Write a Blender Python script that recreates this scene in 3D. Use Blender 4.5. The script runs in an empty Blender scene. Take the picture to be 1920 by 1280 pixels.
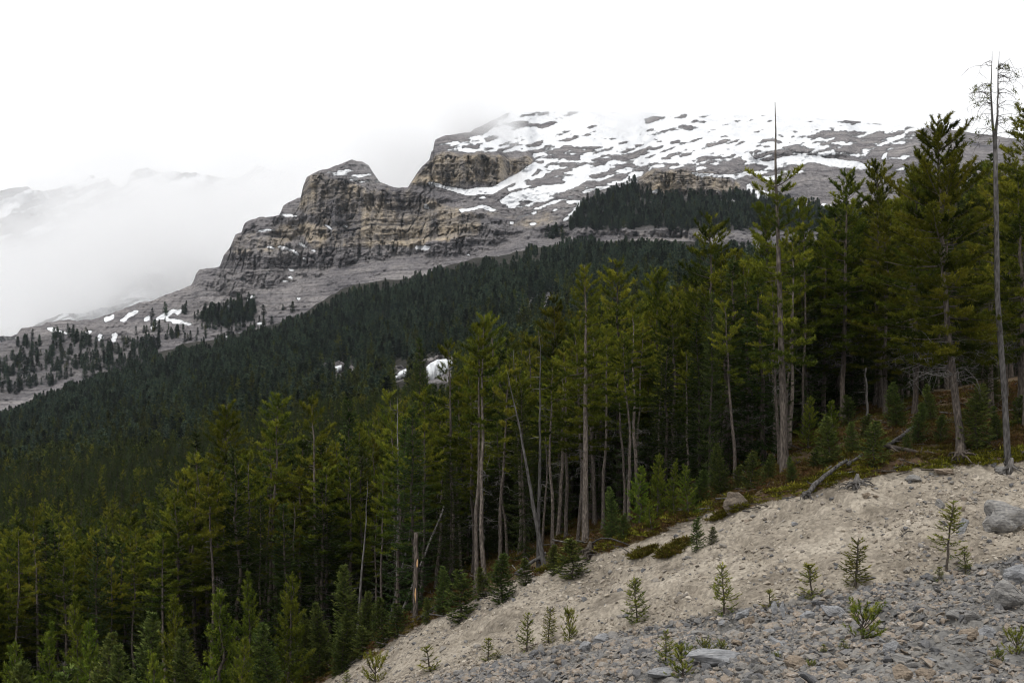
import bpy, bmesh, math, random
import numpy as np
from mathutils import Vector

# ------------------------------------------------------------------ camera, sky, sun, exposure
SC = bpy.context.scene
COL = SC.collection
FPX, CX, H0 = 50 / 36 * 1920, 960.0, 900.0      # focal length in photo pixels, centre column, horizon row
cam_d = bpy.data.cameras.new('camera'); cam = bpy.data.objects.new('camera', cam_d); COL.objects.link(cam)
cam.location = (0, 0, 0); cam.rotation_euler = (math.pi / 2, 0, 0)
cam_d.lens = 50; cam_d.sensor_width = 36; cam_d.shift_y = (H0 - 640) / 1920
cam_d.clip_start = 0.5; cam_d.clip_end = 20000
SC.camera = cam

SUN_EL, SUN_AZ = math.radians(58), math.radians(205)
world = bpy.data.worlds.new('World'); SC.world = world; world.use_nodes = True
nt = world.node_tree; nt.nodes.clear()
sky = nt.nodes.new('ShaderNodeTexSky'); sky.sky_type = 'NISHITA'; sky.sun_disc = False
sky.sun_elevation = SUN_EL; sky.sun_rotation = SUN_AZ
hs = nt.nodes.new('ShaderNodeHueSaturation'); hs.inputs['Saturation'].default_value = 0.12
mx = nt.nodes.new('ShaderNodeMix'); mx.data_type = 'RGBA'; mx.inputs[0].default_value = 0.93
mx.inputs[7].default_value = (10.8, 10.8, 10.9, 1)     # the even overcast deck
bg = nt.nodes.new('ShaderNodeBackground'); bg.inputs['Strength'].default_value = 0.1
ow = nt.nodes.new('ShaderNodeOutputWorld')
nt.links.new(sky.outputs[0], hs.inputs['Color']); nt.links.new(hs.outputs[0], mx.inputs[6])
nt.links.new(mx.outputs[2], bg.inputs[0]); nt.links.new(bg.outputs[0], ow.inputs[0])

sun_d = bpy.data.lights.new('sun', 'SUN'); sun_d.energy = 1.5; sun_d.angle = math.radians(18); sun_d.color = (1, 0.96, 0.9)
sun = bpy.data.objects.new('sun', sun_d); COL.objects.link(sun)
sd = Vector((math.sin(SUN_AZ) * math.cos(SUN_EL), math.cos(SUN_AZ) * math.cos(SUN_EL), math.sin(SUN_EL)))
sun.rotation_euler = sd.to_track_quat('Z', 'Y').to_euler(); sun.location = (0, -20, 60)

SC.view_settings.view_transform = 'Standard'; SC.view_settings.look = 'None'
SC.view_settings.exposure = 0.15; SC.view_settings.gamma = 1.0; SC.view_settings.use_curve_mapping = False
SC.render.engine = 'CYCLES'
cy = SC.cycles
cy.max_bounces = 12; cy.diffuse_bounces = 3; cy.filter_width = 1.15; cy.glossy_bounces = 1; cy.transmission_bounces = 3
cy.volume_bounces = 10; cy.transparent_max_bounces = 6
cy.volume_step_rate = 1.0; cy.volume_max_steps = 128
cy.use_denoising = True
try:
    cy.denoiser = 'OPENIMAGEDENOISE'; cy.denoising_input_passes = 'RGB_ALBEDO_NORMAL'; cy.denoising_prefilter = 'ACCURATE'
except Exception: pass

R = np.random.default_rng(7)
random.seed(7)

# ------------------------------------------------------------------ numeric helpers
def hash2(ix, iy, seed):
    h = (ix.astype(np.int64) * 374761393 + iy.astype(np.int64) * 668265263 + seed * 1442695041) & 0xFFFFFFFF
    h = ((h ^ (h >> 13)) * 1274126177) & 0xFFFFFFFF
    h = h ^ (h >> 16)
    return (h & 0xFFFFFF) / float(0xFFFFFF)
def vnoise(x, y, seed=0):
    x = np.asarray(x, float); y = np.asarray(y, float)
    ix, iy = np.floor(x), np.floor(y); fx, fy = x - ix, y - iy
    ux, uy = fx * fx * (3 - 2 * fx), fy * fy * (3 - 2 * fy)
    a = hash2(ix, iy, seed); b = hash2(ix + 1, iy, seed); c = hash2(ix, iy + 1, seed); d = hash2(ix + 1, iy + 1, seed)
    return a + (b - a) * ux + (c - a) * uy + (a - b - c + d) * ux * uy
def fbm(x, y, seed=0, oct=4, gain=0.5):
    s = 0; a = 1; t = 0
    for k in range(oct):
        s = s + a * vnoise(x * 2 ** k + 17.3 * k, y * 2 ** k - 9.1 * k, seed + k); t += a; a *= gain
    return s / t                                     # 0..1
def sstep(a, b, x):
    t = np.clip((x - a) / (b - a), 0, 1); return t * t * (3 - 2 * t)
def pl(pts):
    p = np.array(pts, float); return lambda x: np.interp(x, p[:, 0], p[:, 1])
def blur(a, s):
    n = int(3 * s) + 1; k = np.exp(-0.5 * (np.arange(-n, n + 1) / s) ** 2); k /= k.sum()
    for ax in (0, 1):
        p = np.pad(a, [(n, n) if i == ax else (0, 0) for i in (0, 1)], mode='edge')
        a = np.apply_along_axis(lambda v: np.convolve(v, k, 'valid'), ax, p)
    return a
def inpoly(x, y, poly):
    r = np.zeros(np.shape(x), bool); n = len(poly)
    for i in range(n):
        x0, y0 = poly[i]; x1, y1 = poly[(i + 1) % n]
        if y0 == y1: continue
        c = ((y0 > y) != (y1 > y)) & (x < (x1 - x0) * (y - y0) / (y1 - y0) + x0); r ^= c
    return r

# ------------------------------------------------------------------ scene helpers
def mesh_np(name, V, T, mats=(), smooth=False, attrs=None, mat_idx=None):
    me = bpy.data.meshes.new(name)
    V = np.ascontiguousarray(V, np.float32); T = np.ascontiguousarray(T, np.int32)
    me.vertices.add(len(V)); me.vertices.foreach_set('co', V.ravel())
    k = T.shape[1]
    me.loops.add(T.size); me.loops.foreach_set('vertex_index', T.ravel())
    me.polygons.add(len(T)); me.polygons.foreach_set('loop_start', np.arange(0, T.size, k, dtype=np.int32))
    me.polygons.foreach_set('use_smooth', np.full(len(T), smooth, bool))
    if mat_idx is not None: me.polygons.foreach_set('material_index', np.ascontiguousarray(mat_idx, np.int32))
    for m in mats: me.materials.append(m)
    for n, a in (attrs or {}).items():
        at = me.attributes.new(n, 'FLOAT', 'POINT'); at.data.foreach_set('value', np.ascontiguousarray(a, np.float32))
    me.update(calc_edges=True)
    return me
def obj(name, me, parent=None, loc=None):
    o = bpy.data.objects.new(name, me); COL.objects.link(o)
    if parent is not None: o.parent = parent
    if loc is not None: o.location = loc
    return o
def tag(o, label=None, cat=None, group=None, kind=None):
    if label: o['label'] = label
    if cat: o['category'] = cat
    if group: o['group'] = group
    if kind: o['kind'] = kind
    return o
def grid_tris(nr, nc):
    i = np.arange(nr - 1)[:, None] * nc + np.arange(nc - 1)[None, :]; i = i.ravel()
    return np.stack([i, i + 1, i + nc + 1, i + nc], 1)
def px2x(px, D): return (px - CX) / FPX * D
def py2z(py, D): return (H0 - py) / FPX * D

# ------------------------------------------------------------------ materials
def new_mat(name):
    m = bpy.data.materials.new(name); m.use_nodes = True; m.node_tree.nodes.clear()
    return m, m.node_tree.nodes, m.node_tree.links
def N(ns, t, **kw):
    n = ns.new(t)
    for k, v in kw.items():
        if k in n.inputs: n.inputs[k].default_value = v
        else: setattr(n, k, v)
    return n
def ramp(ns, stops, interp='LINEAR'):
    r = ns.new('ShaderNodeValToRGB'); r.color_ramp.interpolation = interp
    e = r.color_ramp.elements
    while len(e) < len(stops): e.new(0.5)
    for el, (p, c) in zip(e, stops): el.position = p; el.color = (*c, 1)
    return r
def mix(ns, ls, f, a, b, blend='MIX'):
    m = ns.new('ShaderNodeMix'); m.data_type = 'RGBA'; m.blend_type = blend
    for i, v in ((0, f), (6, a), (7, b)):
        if hasattr(v, 'is_output') or hasattr(v, 'links'): ls.new(v, m.inputs[i])
        else: m.inputs[i].default_value = v if i == 0 else (*v, 1)
    return m.outputs[2]
def noise(ns, ls, vec, scale, detail=5, rough=0.6, out='Fac'):
    n = N(ns, 'ShaderNodeTexNoise', Scale=scale, Detail=detail, Roughness=rough)
    if vec is not None: ls.new(vec, n.inputs['Vector'])
    return n.outputs[out]
def mathn(ns, ls, op, a, b=None, clamp=False):
    m = ns.new('ShaderNodeMath'); m.operation = op; m.use_clamp = clamp
    for i, v in enumerate((a, b)):
        if v is None: continue
        if hasattr(v, 'links'): ls.new(v, m.inputs[i])
        else: m.inputs[i].default_value = v
    return m.outputs[0]
def maprange(ns, ls, v, a, b, c=0.0, d=1.0, smooth=True):
    m = ns.new('ShaderNodeMapRange'); m.interpolation_type = 'SMOOTHSTEP' if smooth else 'LINEAR'
    ls.new(v, m.inputs[0])
    for i, x in zip((1, 2, 3, 4), (a, b, c, d)): m.inputs[i].default_value = x
    return m.outputs[0]
def finish(ns, ls, color, rough=0.9, bump=None, bstr=0.4, bdist=0.05, spec=0.25):
    b = ns.new('ShaderNodeBsdfPrincipled'); o = ns.new('ShaderNodeOutputMaterial')
    if hasattr(color, 'links'): ls.new(color, b.inputs['Base Color'])
    else: b.inputs['Base Color'].default_value = (*color, 1)
    if hasattr(rough, 'links'): ls.new(rough, b.inputs['Roughness'])
    else: b.inputs['Roughness'].default_value = rough
    b.inputs['Specular IOR Level'].default_value = spec
    if bump is not None:
        bn = N(ns, 'ShaderNodeBump', Strength=bstr, Distance=bdist); ls.new(bump, bn.inputs['Height']); ls.new(bn.outputs[0], b.inputs['Normal'])
    ls.new(b.outputs[0], o.inputs[0])

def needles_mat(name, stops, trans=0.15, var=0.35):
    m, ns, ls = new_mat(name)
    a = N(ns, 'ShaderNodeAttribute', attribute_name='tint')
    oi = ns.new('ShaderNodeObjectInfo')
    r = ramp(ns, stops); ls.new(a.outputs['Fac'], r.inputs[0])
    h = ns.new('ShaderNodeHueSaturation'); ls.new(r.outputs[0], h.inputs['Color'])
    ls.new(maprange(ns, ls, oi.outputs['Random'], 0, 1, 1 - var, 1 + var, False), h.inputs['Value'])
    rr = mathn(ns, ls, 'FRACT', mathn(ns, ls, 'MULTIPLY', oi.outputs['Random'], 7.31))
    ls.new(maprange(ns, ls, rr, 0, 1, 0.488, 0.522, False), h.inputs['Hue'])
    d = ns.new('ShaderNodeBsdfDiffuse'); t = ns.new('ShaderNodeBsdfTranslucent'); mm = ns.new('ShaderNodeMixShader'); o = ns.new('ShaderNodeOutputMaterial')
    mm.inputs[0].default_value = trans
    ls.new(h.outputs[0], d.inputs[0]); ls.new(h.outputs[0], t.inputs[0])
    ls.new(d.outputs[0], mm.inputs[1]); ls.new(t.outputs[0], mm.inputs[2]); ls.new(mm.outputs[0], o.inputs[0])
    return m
M = {}
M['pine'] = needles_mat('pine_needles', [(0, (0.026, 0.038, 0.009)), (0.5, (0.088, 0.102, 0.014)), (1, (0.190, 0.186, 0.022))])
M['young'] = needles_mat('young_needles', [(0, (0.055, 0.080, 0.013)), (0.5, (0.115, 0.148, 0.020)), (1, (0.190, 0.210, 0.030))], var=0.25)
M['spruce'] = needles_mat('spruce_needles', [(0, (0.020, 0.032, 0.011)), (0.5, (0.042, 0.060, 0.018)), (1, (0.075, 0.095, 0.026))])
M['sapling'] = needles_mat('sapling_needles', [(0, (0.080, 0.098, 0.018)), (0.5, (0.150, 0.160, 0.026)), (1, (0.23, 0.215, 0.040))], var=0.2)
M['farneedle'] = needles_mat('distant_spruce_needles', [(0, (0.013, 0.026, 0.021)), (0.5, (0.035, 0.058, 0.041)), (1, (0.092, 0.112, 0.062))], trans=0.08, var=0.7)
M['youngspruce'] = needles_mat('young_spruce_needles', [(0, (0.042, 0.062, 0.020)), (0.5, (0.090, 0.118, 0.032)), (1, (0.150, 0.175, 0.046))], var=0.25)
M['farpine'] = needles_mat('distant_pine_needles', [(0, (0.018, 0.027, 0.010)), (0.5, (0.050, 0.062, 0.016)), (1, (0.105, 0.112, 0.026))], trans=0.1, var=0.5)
M['cover'] = needles_mat('ground_cover_leaves', [(0, (0.085, 0.046, 0.024)), (0.35, (0.080, 0.060, 0.018)), (0.7, (0.095, 0.090, 0.014)), (1, (0.175, 0.165, 0.022))], var=0.3)

def bark_mat(name, c0, c1, c2, sc=1.0):
    m, ns, ls = new_mat(name)
    tc = ns.new('ShaderNodeTexCoord'); mp = N(ns, 'ShaderNodeMapping'); mp.inputs['Scale'].default_value = (9 * sc, 9 * sc, 2.6 * sc)
    ls.new(tc.outputs['Object'], mp.inputs['Vector'])
    v = N(ns, 'ShaderNodeTexVoronoi', Scale=1.6); v.feature = 'F1'; ls.new(mp.outputs[0], v.inputs['Vector'])
    n = noise(ns, ls, mp.outputs[0], 1.2, 5, 0.65); n2 = noise(ns, ls, tc.outputs['Object'], 0.5, 3)
    r = ramp(ns, [(0.25, c0), (0.55, c1), (0.8, c2)]); ls.new(mathn(ns, ls, 'ADD', mathn(ns, ls, 'MULTIPLY', n, 0.6), mathn(ns, ls, 'MULTIPLY', v.outputs['Distance'], 0.45)), r.inputs[0])
    oi = ns.new('ShaderNodeObjectInfo'); h = ns.new('ShaderNodeHueSaturation'); ls.new(r.outputs[0], h.inputs['Color'])
    ls.new(maprange(ns, ls, mathn(ns, ls, 'ADD', oi.outputs['Random'], n2), 0.3, 1.7, 0.6, 1.3, False), h.inputs['Value'])
    finish(ns, ls, h.outputs[0], 0.95, mathn(ns, ls, 'ADD', v.outputs['Distance'], n), 0.8, 0.03, 0.1)
    return m
M['bark'] = bark_mat('pine_bark', (0.026, 0.023, 0.020), (0.098, 0.082, 0.070), (0.205, 0.176, 0.150))
M['barkdark'] = bark_mat('spruce_bark', (0.025, 0.021, 0.018), (0.075, 0.062, 0.052), (0.14, 0.12, 0.10))  # spruce bark; on pines it paints in the shade on their trunks
M['dead'] = bark_mat('weathered_deadwood', (0.035, 0.032, 0.030), (0.11, 0.104, 0.098), (0.20, 0.19, 0.18), 0.8)
M['snagwood'] = bark_mat('grey_snag_wood', (0.022, 0.020, 0.019), (0.072, 0.068, 0.065), (0.135, 0.128, 0.122), 1.0)
M['twig'] = bark_mat('twig_bark', (0.030, 0.025, 0.020), (0.075, 0.063, 0.052), (0.13, 0.115, 0.10), 2)
M['bare'] = bark_mat('stripped_wood', (0.28, 0.16, 0.07), (0.48, 0.30, 0.15), (0.58, 0.42, 0.25), 1.0)

def rock_mat(name, stops, sc=1.0, random_tint=True, strata=0.0):
    m, ns, ls = new_mat(name)
    tc = ns.new('ShaderNodeTexCoord'); oi = ns.new('ShaderNodeObjectInfo')
    va = ns.new('ShaderNodeVectorMath'); va.operation = 'ADD'; ls.new(tc.outputs['Object'], va.inputs[0]); 
    cb = ns.new('ShaderNodeCombineXYZ'); ls.new(mathn(ns, ls, 'MULTIPLY', oi.outputs['Random'], 50.0), cb.inputs[0]); ls.new(cb.outputs[0], va.inputs[1])
    n1 = noise(ns, ls, va.outputs[0], 2.2 * sc, 6, 0.65); n2 = noise(ns, ls, va.outputs[0], 9 * sc, 4, 0.6)
    mp = N(ns, 'ShaderNodeMapping'); mp.inputs['Scale'].default_value = (1.2, 1.2, 11); mp.inputs['Rotation'].default_value = (0.5, 0.35, 0)
    ls.new(va.outputs[0], mp.inputs['Vector']); n3 = noise(ns, ls, mp.outputs[0], 1.6 * sc, 5, 0.6)
    base = mathn(ns, ls, 'ADD', mathn(ns, ls, 'MULTIPLY', n1, 0.5), mathn(ns, ls, 'MULTIPLY', oi.outputs['Random'] if random_tint else n2, 0.5))
    r = ramp(ns, stops); ls.new(base, r.inputs[0])
    c = mix(ns, ls, 0.75, r.outputs[0], ramp_out(ns, ls, mathn(ns, ls, 'ADD', mathn(ns, ls, 'MULTIPLY', n2, 0.6 - 0.3 * strata), mathn(ns, ls, 'MULTIPLY', n3, 0.4 + 0.3 * strata)), [(0.36, (0.32, 0.32, 0.33)), (0.48, (0.92, 0.92, 0.92)), (0.66, (1.45, 1.42, 1.38))]), 'MULTIPLY')
    finish(ns, ls, c, 0.9, mathn(ns, ls, 'ADD', n2, mathn(ns, ls, 'MULTIPLY', n3, 1.0 + strata)), 0.7, 0.04 / sc)
    return m
def ramp_out(ns, ls, v, stops):
    r = ramp(ns, stops); ls.new(v, r.inputs[0]); return r.outputs[0]
STONE = [(0.2, (0.07, 0.072, 0.078)), (0.36, (0.145, 0.144, 0.146)), (0.48, (0.205, 0.195, 0.182)), (0.6, (0.25, 0.228, 0.20)), (0.69, (0.23, 0.18, 0.135)), (0.82, (0.44, 0.425, 0.40))]
M['stone'] = rock_mat('loose_stone', STONE, 3.0)
M['bankstone'] = rock_mat('tan_stone', [(0.2, (0.14, 0.13, 0.12)), (0.4, (0.25, 0.22, 0.185)), (0.6, (0.34, 0.295, 0.235)), (0.8, (0.47, 0.43, 0.37))], 3.0)
M['boulder'] = rock_mat('grey_boulder', [(0.2, (0.11, 0.108, 0.11)), (0.5, (0.20, 0.195, 0.188)), (0.8, (0.31, 0.29, 0.26))], 2.2, False, 1.0)
M['boulderbrown'] = rock_mat('brown_boulder', [(0.2, (0.11, 0.09, 0.075)), (0.5, (0.21, 0.17, 0.13)), (0.8, (0.32, 0.26, 0.20))], 1.3, False, 0.6)
M['shadedrock'] = rock_mat('brown_shaded_rim_rock', [(0.2, (0.06, 0.05, 0.042)), (0.5, (0.115, 0.095, 0.075)), (0.8, (0.18, 0.15, 0.12))], 1.3, False, 0.6)  # brown boulder colours darkened to paint in the partial shade at the rim
M['slate'] = rock_mat('slate_rock', [(0.2, (0.15, 0.155, 0.165)), (0.5, (0.24, 0.245, 0.255)), (0.8, (0.36, 0.36, 0.36))], 1.6, False, 1.0)

def ground_mat():
    m, ns, ls = new_mat('bank_ground')
    g = ns.new('ShaderNodeNewGeometry'); P = g.outputs['Position']
    veg = N(ns, 'ShaderNodeAttribute', attribute_name='veg').outputs['Fac']; grey = N(ns, 'ShaderNodeAttribute', attribute_name='grey').outputs['Fac']
    nA = noise(ns, ls, P, 0.5, 6, 0.6); nB = noise(ns, ls, P, 4.0, 6, 0.7); nC = noise(ns, ls, P, 16, 4, 0.7)
    vo = N(ns, 'ShaderNodeTexVoronoi', Scale=9.0); ls.new(P, vo.inputs['Vector'])
    tan = ramp_out(ns, ls, nA, [(0.33, (0.165, 0.143, 0.115)), (0.47, (0.255, 0.223, 0.18)), (0.66, (0.335, 0.298, 0.245))])
    tan = mix(ns, ls, 0.8, tan, ramp_out(ns, ls, nB, [(0.3, (0.72, 0.71, 0.70)), (0.55, (1, 1, 1)), (0.75, (1.2, 1.2, 1.2))]), 'MULTIPLY')
    gr = ramp_out(ns, ls, nA, [(0.36, (0.075, 0.073, 0.070)), (0.47, (0.15, 0.146, 0.139)), (0.62, (0.215, 0.206, 0.192))])
    gr = mix(ns, ls, 0.8, gr, ramp_out(ns, ls, nB, [(0.3, (0.65, 0.65, 0.66)), (0.55, (1, 1, 1)), (0.75, (1.25, 1.24, 1.2))]), 'MULTIPLY')
    cell = mix(ns, ls, 0.35, (1, 1, 1), vo.outputs['Color'])
    cellv = ns.new('ShaderNodeRGBToBW'); ls.new(vo.outputs['Color'], cellv.inputs[0])
    ck = maprange(ns, ls, cellv.outputs[0], 0.2, 0.8, 0.75, 1.2, False)
    ckc = ns.new('ShaderNodeCombineColor'); [ls.new(ck, ckc.inputs[i]) for i in range(3)]
    fl = ramp_out(ns, ls, mathn(ns, ls, 'ADD', mathn(ns, ls, 'MULTIPLY', nA, 0.6), mathn(ns, ls, 'MULTIPLY', nB, 0.4)), [(0.35, (0.045, 0.034, 0.024)), (0.45, (0.105, 0.068, 0.044)), (0.53, (0.085, 0.066, 0.036)), (0.62, (0.12, 0.095, 0.066)), (0.72, (0.22, 0.19, 0.15))])
    gf = mathn(ns, ls, 'ADD', grey, mathn(ns, ls, 'MULTIPLY', mathn(ns, ls, 'SUBTRACT', nA, 0.5), 1.2)); gf = maprange(ns, ls, gf, 0.35, 0.65)
    c = mix(ns, ls, 0.9, mix(ns, ls, gf, tan, gr), ckc.outputs[0], 'MULTIPLY')
    vf = mathn(ns, ls, 'ADD', veg, mathn(ns, ls, 'MULTIPLY', mathn(ns, ls, 'SUBTRACT', nB, 0.5), 0.7)); vf = maprange(ns, ls, vf, 0.4, 0.6)
    c = mix(ns, ls, vf, c, fl)
    h = mathn(ns, ls, 'ADD', nB, mathn(ns, ls, 'MULTIPLY', nC, 0.6)); h = mathn(ns, ls, 'ADD', h, mathn(ns, ls, 'MULTIPLY', vo.outputs['Distance'], -0.6))
    finish(ns, ls, c, 0.95, h, 0.8, 0.035, 0.1)
    return m
M['ground'] = ground_mat()

def mountain_mat(name, base_light=1.0):
    m, ns, ls = new_mat(name)
    g = ns.new('ShaderNodeNewGeometry'); P = g.outputs['Position']
    at = lambda n: N(ns, 'ShaderNodeAttribute', attribute_name=n).outputs['Fac']
    snow, tan, soil = at('snow'), at('tan'), at('soil')
    mp = N(ns, 'ShaderNodeMapping'); mp.inputs['Scale'].default_value = (0.006, 0.006, 0.11); ls.new(P, mp.inputs['Vector'])
    st = noise(ns, ls, mp.outputs[0], 1.0, 7, 0.7)
    mq = N(ns, 'ShaderNodeMapping'); mq.inputs['Scale'].default_value = (0.012, 0.012, 0.42); mq.inputs['Rotation'].default_value = (0, .03, 0); ls.new(P, mq.inputs['Vector'])
    sfine = noise(ns, ls, mq.outputs[0], 1.0, 4, 0.6)
    mv = N(ns, 'ShaderNodeMapping'); mv.inputs['Scale'].default_value = (0.12, 0.02, 0.015); ls.new(P, mv.inputs['Vector'])
    vt = noise(ns, ls, mv.outputs[0], 1.0, 5, 0.65)
    n1 = noise(ns, ls, P, 0.02, 8, 0.65); n2 = noise(ns, ls, P, 0.22, 4, 0.7)
    grey = ramp_out(ns, ls, mathn(ns, ls, 'ADD', mathn(ns, ls, 'MULTIPLY', st, 0.45), mathn(ns, ls, 'MULTIPLY', n1, 0.55)), [(0.36, (0.108, 0.103, 0.114)), (0.46, (0.18, 0.170, 0.176)), (0.55, (0.24, 0.226, 0.227)), (0.66, (0.33, 0.308, 0.297))])
    tn = ramp_out(ns, ls, mathn(ns, ls, 'ADD', mathn(ns, ls, 'MULTIPLY', st, 0.55), mathn(ns, ls, 'MULTIPLY', vt, 0.45)), [(0.38, (0.12, 0.115, 0.118)), (0.46, (0.25, 0.224, 0.20)), (0.55, (0.38, 0.325, 0.255)), (0.66, (0.50, 0.41, 0.29))])
    tf = mathn(ns, ls, 'ADD', tan, mathn(ns, ls, 'MULTIPLY', mathn(ns, ls, 'SUBTRACT', n1, 0.5), 1.6)); tf = maprange(ns, ls, tf, 0.35, 0.8)
    c = mix(ns, ls, tf, grey, tn)
    c = mix(ns, ls, 0.85, c, ramp_out(ns, ls, n2, [(0.28, (0.66, 0.66, 0.68)), (0.5, (1.06, 1.06, 1.06)), (0.72, (1.42, 1.40, 1.37))]), 'MULTIPLY')
    c = mix(ns, ls, 0.8, c, ramp_out(ns, ls, sfine, [(0.38, (0.58, 0.58, 0.60)), (0.47, (1, 1, 1)), (0.62, (1.2, 1.19, 1.17))]), 'MULTIPLY')
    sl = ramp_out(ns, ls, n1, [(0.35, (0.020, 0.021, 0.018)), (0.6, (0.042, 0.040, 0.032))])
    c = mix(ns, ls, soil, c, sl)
    sf = mathn(ns, ls, 'ADD', snow, mathn(ns, ls, 'MULTIPLY', mathn(ns, ls, 'SUBTRACT', n2, 0.5), 0.9)); sf = maprange(ns, ls, sf, 0.33, 0.67)
    c = mix(ns, ls, sf, c, ramp_out(ns, ls, n1, [(0.3, (0.56, 0.575, 0.60)), (0.65, (0.74, 0.75, 0.765))]))
    h = mathn(ns, ls, 'ADD', mathn(ns, ls, 'ADD', mathn(ns, ls, 'MULTIPLY', st, 1.6), sfine), mathn(ns, ls, 'ADD', n2, vt))
    h = mathn(ns, ls, 'MULTIPLY', h, mathn(ns, ls, 'SUBTRACT', 1.0, mathn(ns, ls, 'MULTIPLY', sf, 0.85)))
    finish(ns, ls, c, 0.95, h, 1.0, 5.0, 0.05)
    return m
M['mountain'] = mountain_mat('mountain_rock')
def ice_mat():
    m, ns, ls = new_mat('waterfall_ice'); g = ns.new('ShaderNodeNewGeometry')
    n = noise(ns, ls, g.outputs['Position'], 0.8, 4)
    finish(ns, ls, ramp_out(ns, ls, n, [(0.3, (0.66, 0.70, 0.74)), (0.6, (0.84, 0.86, 0.88))]), 0.5, n, 0.5, 0.3, 0.4)
    return m
M['ice'] = ice_mat()

# ------------------------------------------------------------------ terrain tables: (distance, height) down columns of sight
TABLE = {
 -400: [(0, -1.7), (30, -8), (50, -13), (70, -18), (100, -21), (150, -23), (220, -23), (350, -18), (600, -4), (1000, 16), (1300, 36)],
 0: [(0, -1.7), (30, -7), (50, -11.5), (70, -15.5), (100, -18), (150, -20), (220, -20), (350, -15), (500, -5), (700, 8), (1000, 35), (1250, 63), (1300, 68)],
 300: [(0, -1.7), (30, -6.5), (50, -10), (70, -13), (100, -15.5), (150, -17), (220, -16), (350, -11), (500, 0), (700, 22), (1000, 68), (1300, 122)],
 600: [(0, -1.7), (30, -5.8), (45, -8), (58, -9.6), (68, -10), (100, -11.5), (150, -11), (220, -8), (350, 1), (500, 15), (700, 42), (1000, 95), (1350, 167)],
 800: [(0, -1.7), (30, -5), (46, -7.2), (50, -7.0), (64, -6.25), (72, -6.3), (100, -6.5), (150, -4), (220, 0), (350, 12), (500, 28), (700, 52), (1000, 110), (1330, 193)],
 1000: [(0, -1.7), (30, -4.9), (43, -6.1), (48, -5.95), (60, -3.85), (72, -3.6), (100, -2.5), (150, 2), (220, 8), (350, 22), (500, 40), (700, 75), (1000, 140), (1300, 214)],
 1200: [(0, -1.7), (30, -4.7), (38, -5.4), (46, -5.0), (57, -2.45), (75, -1.6), (100, 0), (150, 5), (220, 13), (350, 30), (500, 52), (700, 90), (1000, 155), (1260, 212), (1300, 220)],
 1400: [(0, -1.7), (30, -4.5), (35, -5), (45, -4.4), (56, -.95), (75, .85), (100, 3), (150, 9), (220, 18), (350, 36), (500, 60), (700, 98), (1000, 160), (1220, 205), (1300, 222)],
 1600: [(0, -1.7), (30, -4.5), (34, -4.85), (44, -3.6), (54, .1), (70, 2.3), (85, 4.1), (110, 6.5), (150, 11), (220, 20), (350, 40), (500, 64), (700, 100), (1000, 158), (1180, 190), (1300, 212)],
 1900: [(0, -1.7), (30, -4.4), (33, -4.7), (44, -3.0), (53.5, .7), (70, 3.5), (85, 5.7), (110, 8), (150, 13), (220, 23), (350, 43), (500, 66), (700, 100), (1000, 155), (1150, 181), (1300, 208)],
 2400: [(0, -1.7), (30, -4), (44, -2.5), (53, 1.5), (70, 4.5), (85, 7), (110, 10), (150, 15), (220, 25), (350, 45), (500, 68), (700, 102), (1150, 180), (1300, 206)],
}
DG = np.concatenate([np.arange(0, 100, 0.5), np.geomspace(100, 1400, 260)])
PXG = np.arange(-420, 2421, 20.0)
_keys = sorted(TABLE)
_cols = np.array([np.interp(DG, *np.array(TABLE[k], float).T) for k in _keys])
ZG = np.array([np.interp(PXG, _keys, _cols[:, j]) for j in range(len(DG))]).T     # px, D
ZG = np.apply_along_axis(lambda v: np.convolve(np.pad(v, 3, mode='edge'), np.array([1, 3, 5, 6, 5, 3, 1]) / 24, 'valid'), 0, ZG)
ZG = np.apply_along_axis(lambda v: np.convolve(np.pad(v, 3, mode='edge'), np.array([1, 2, 3, 3, 3, 2, 1]) / 15, 'valid'), 1, ZG)
ZG[:, 0:3] = -1.7
EDGE = pl([(-500, 1900), (300, 1480), (590, 1285), (700, 1222), (800, 1165), (900, 1115), (1000, 1072), (1100, 1042), (1200, 1012), (1300, 968), (1400, 946), (1500, 930), (1600, 893), (1700, 885), (1800, 866), (1920, 862), (2500, 830)])
GREYL = pl([(-500, 1700), (700, 1310), (850, 1270), (1000, 1230), (1100, 1205), (1200, 1185), (1300, 1165), (1400, 1148), (1500, 1130), (1600, 1115), (1700, 1095), (1800, 1075), (1920, 1050), (2500, 930)])
def bil(px, D):
    i = np.clip((px - PXG[0]) / 20.0, 0, len(PXG) - 1.001); i0 = i.astype(int); fi = i - i0
    j = np.interp(D, DG, np.arange(len(DG))); j = np.clip(j, 0, len(DG) - 1.001); j0 = j.astype(int); fj = j - j0
    a = ZG[i0, j0] * (1 - fj) + ZG[i0, j0 + 1] * fj; b = ZG[i0 + 1, j0] * (1 - fj) + ZG[i0 + 1, j0 + 1] * fj
    return a * (1 - fi) + b * fi
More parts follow.
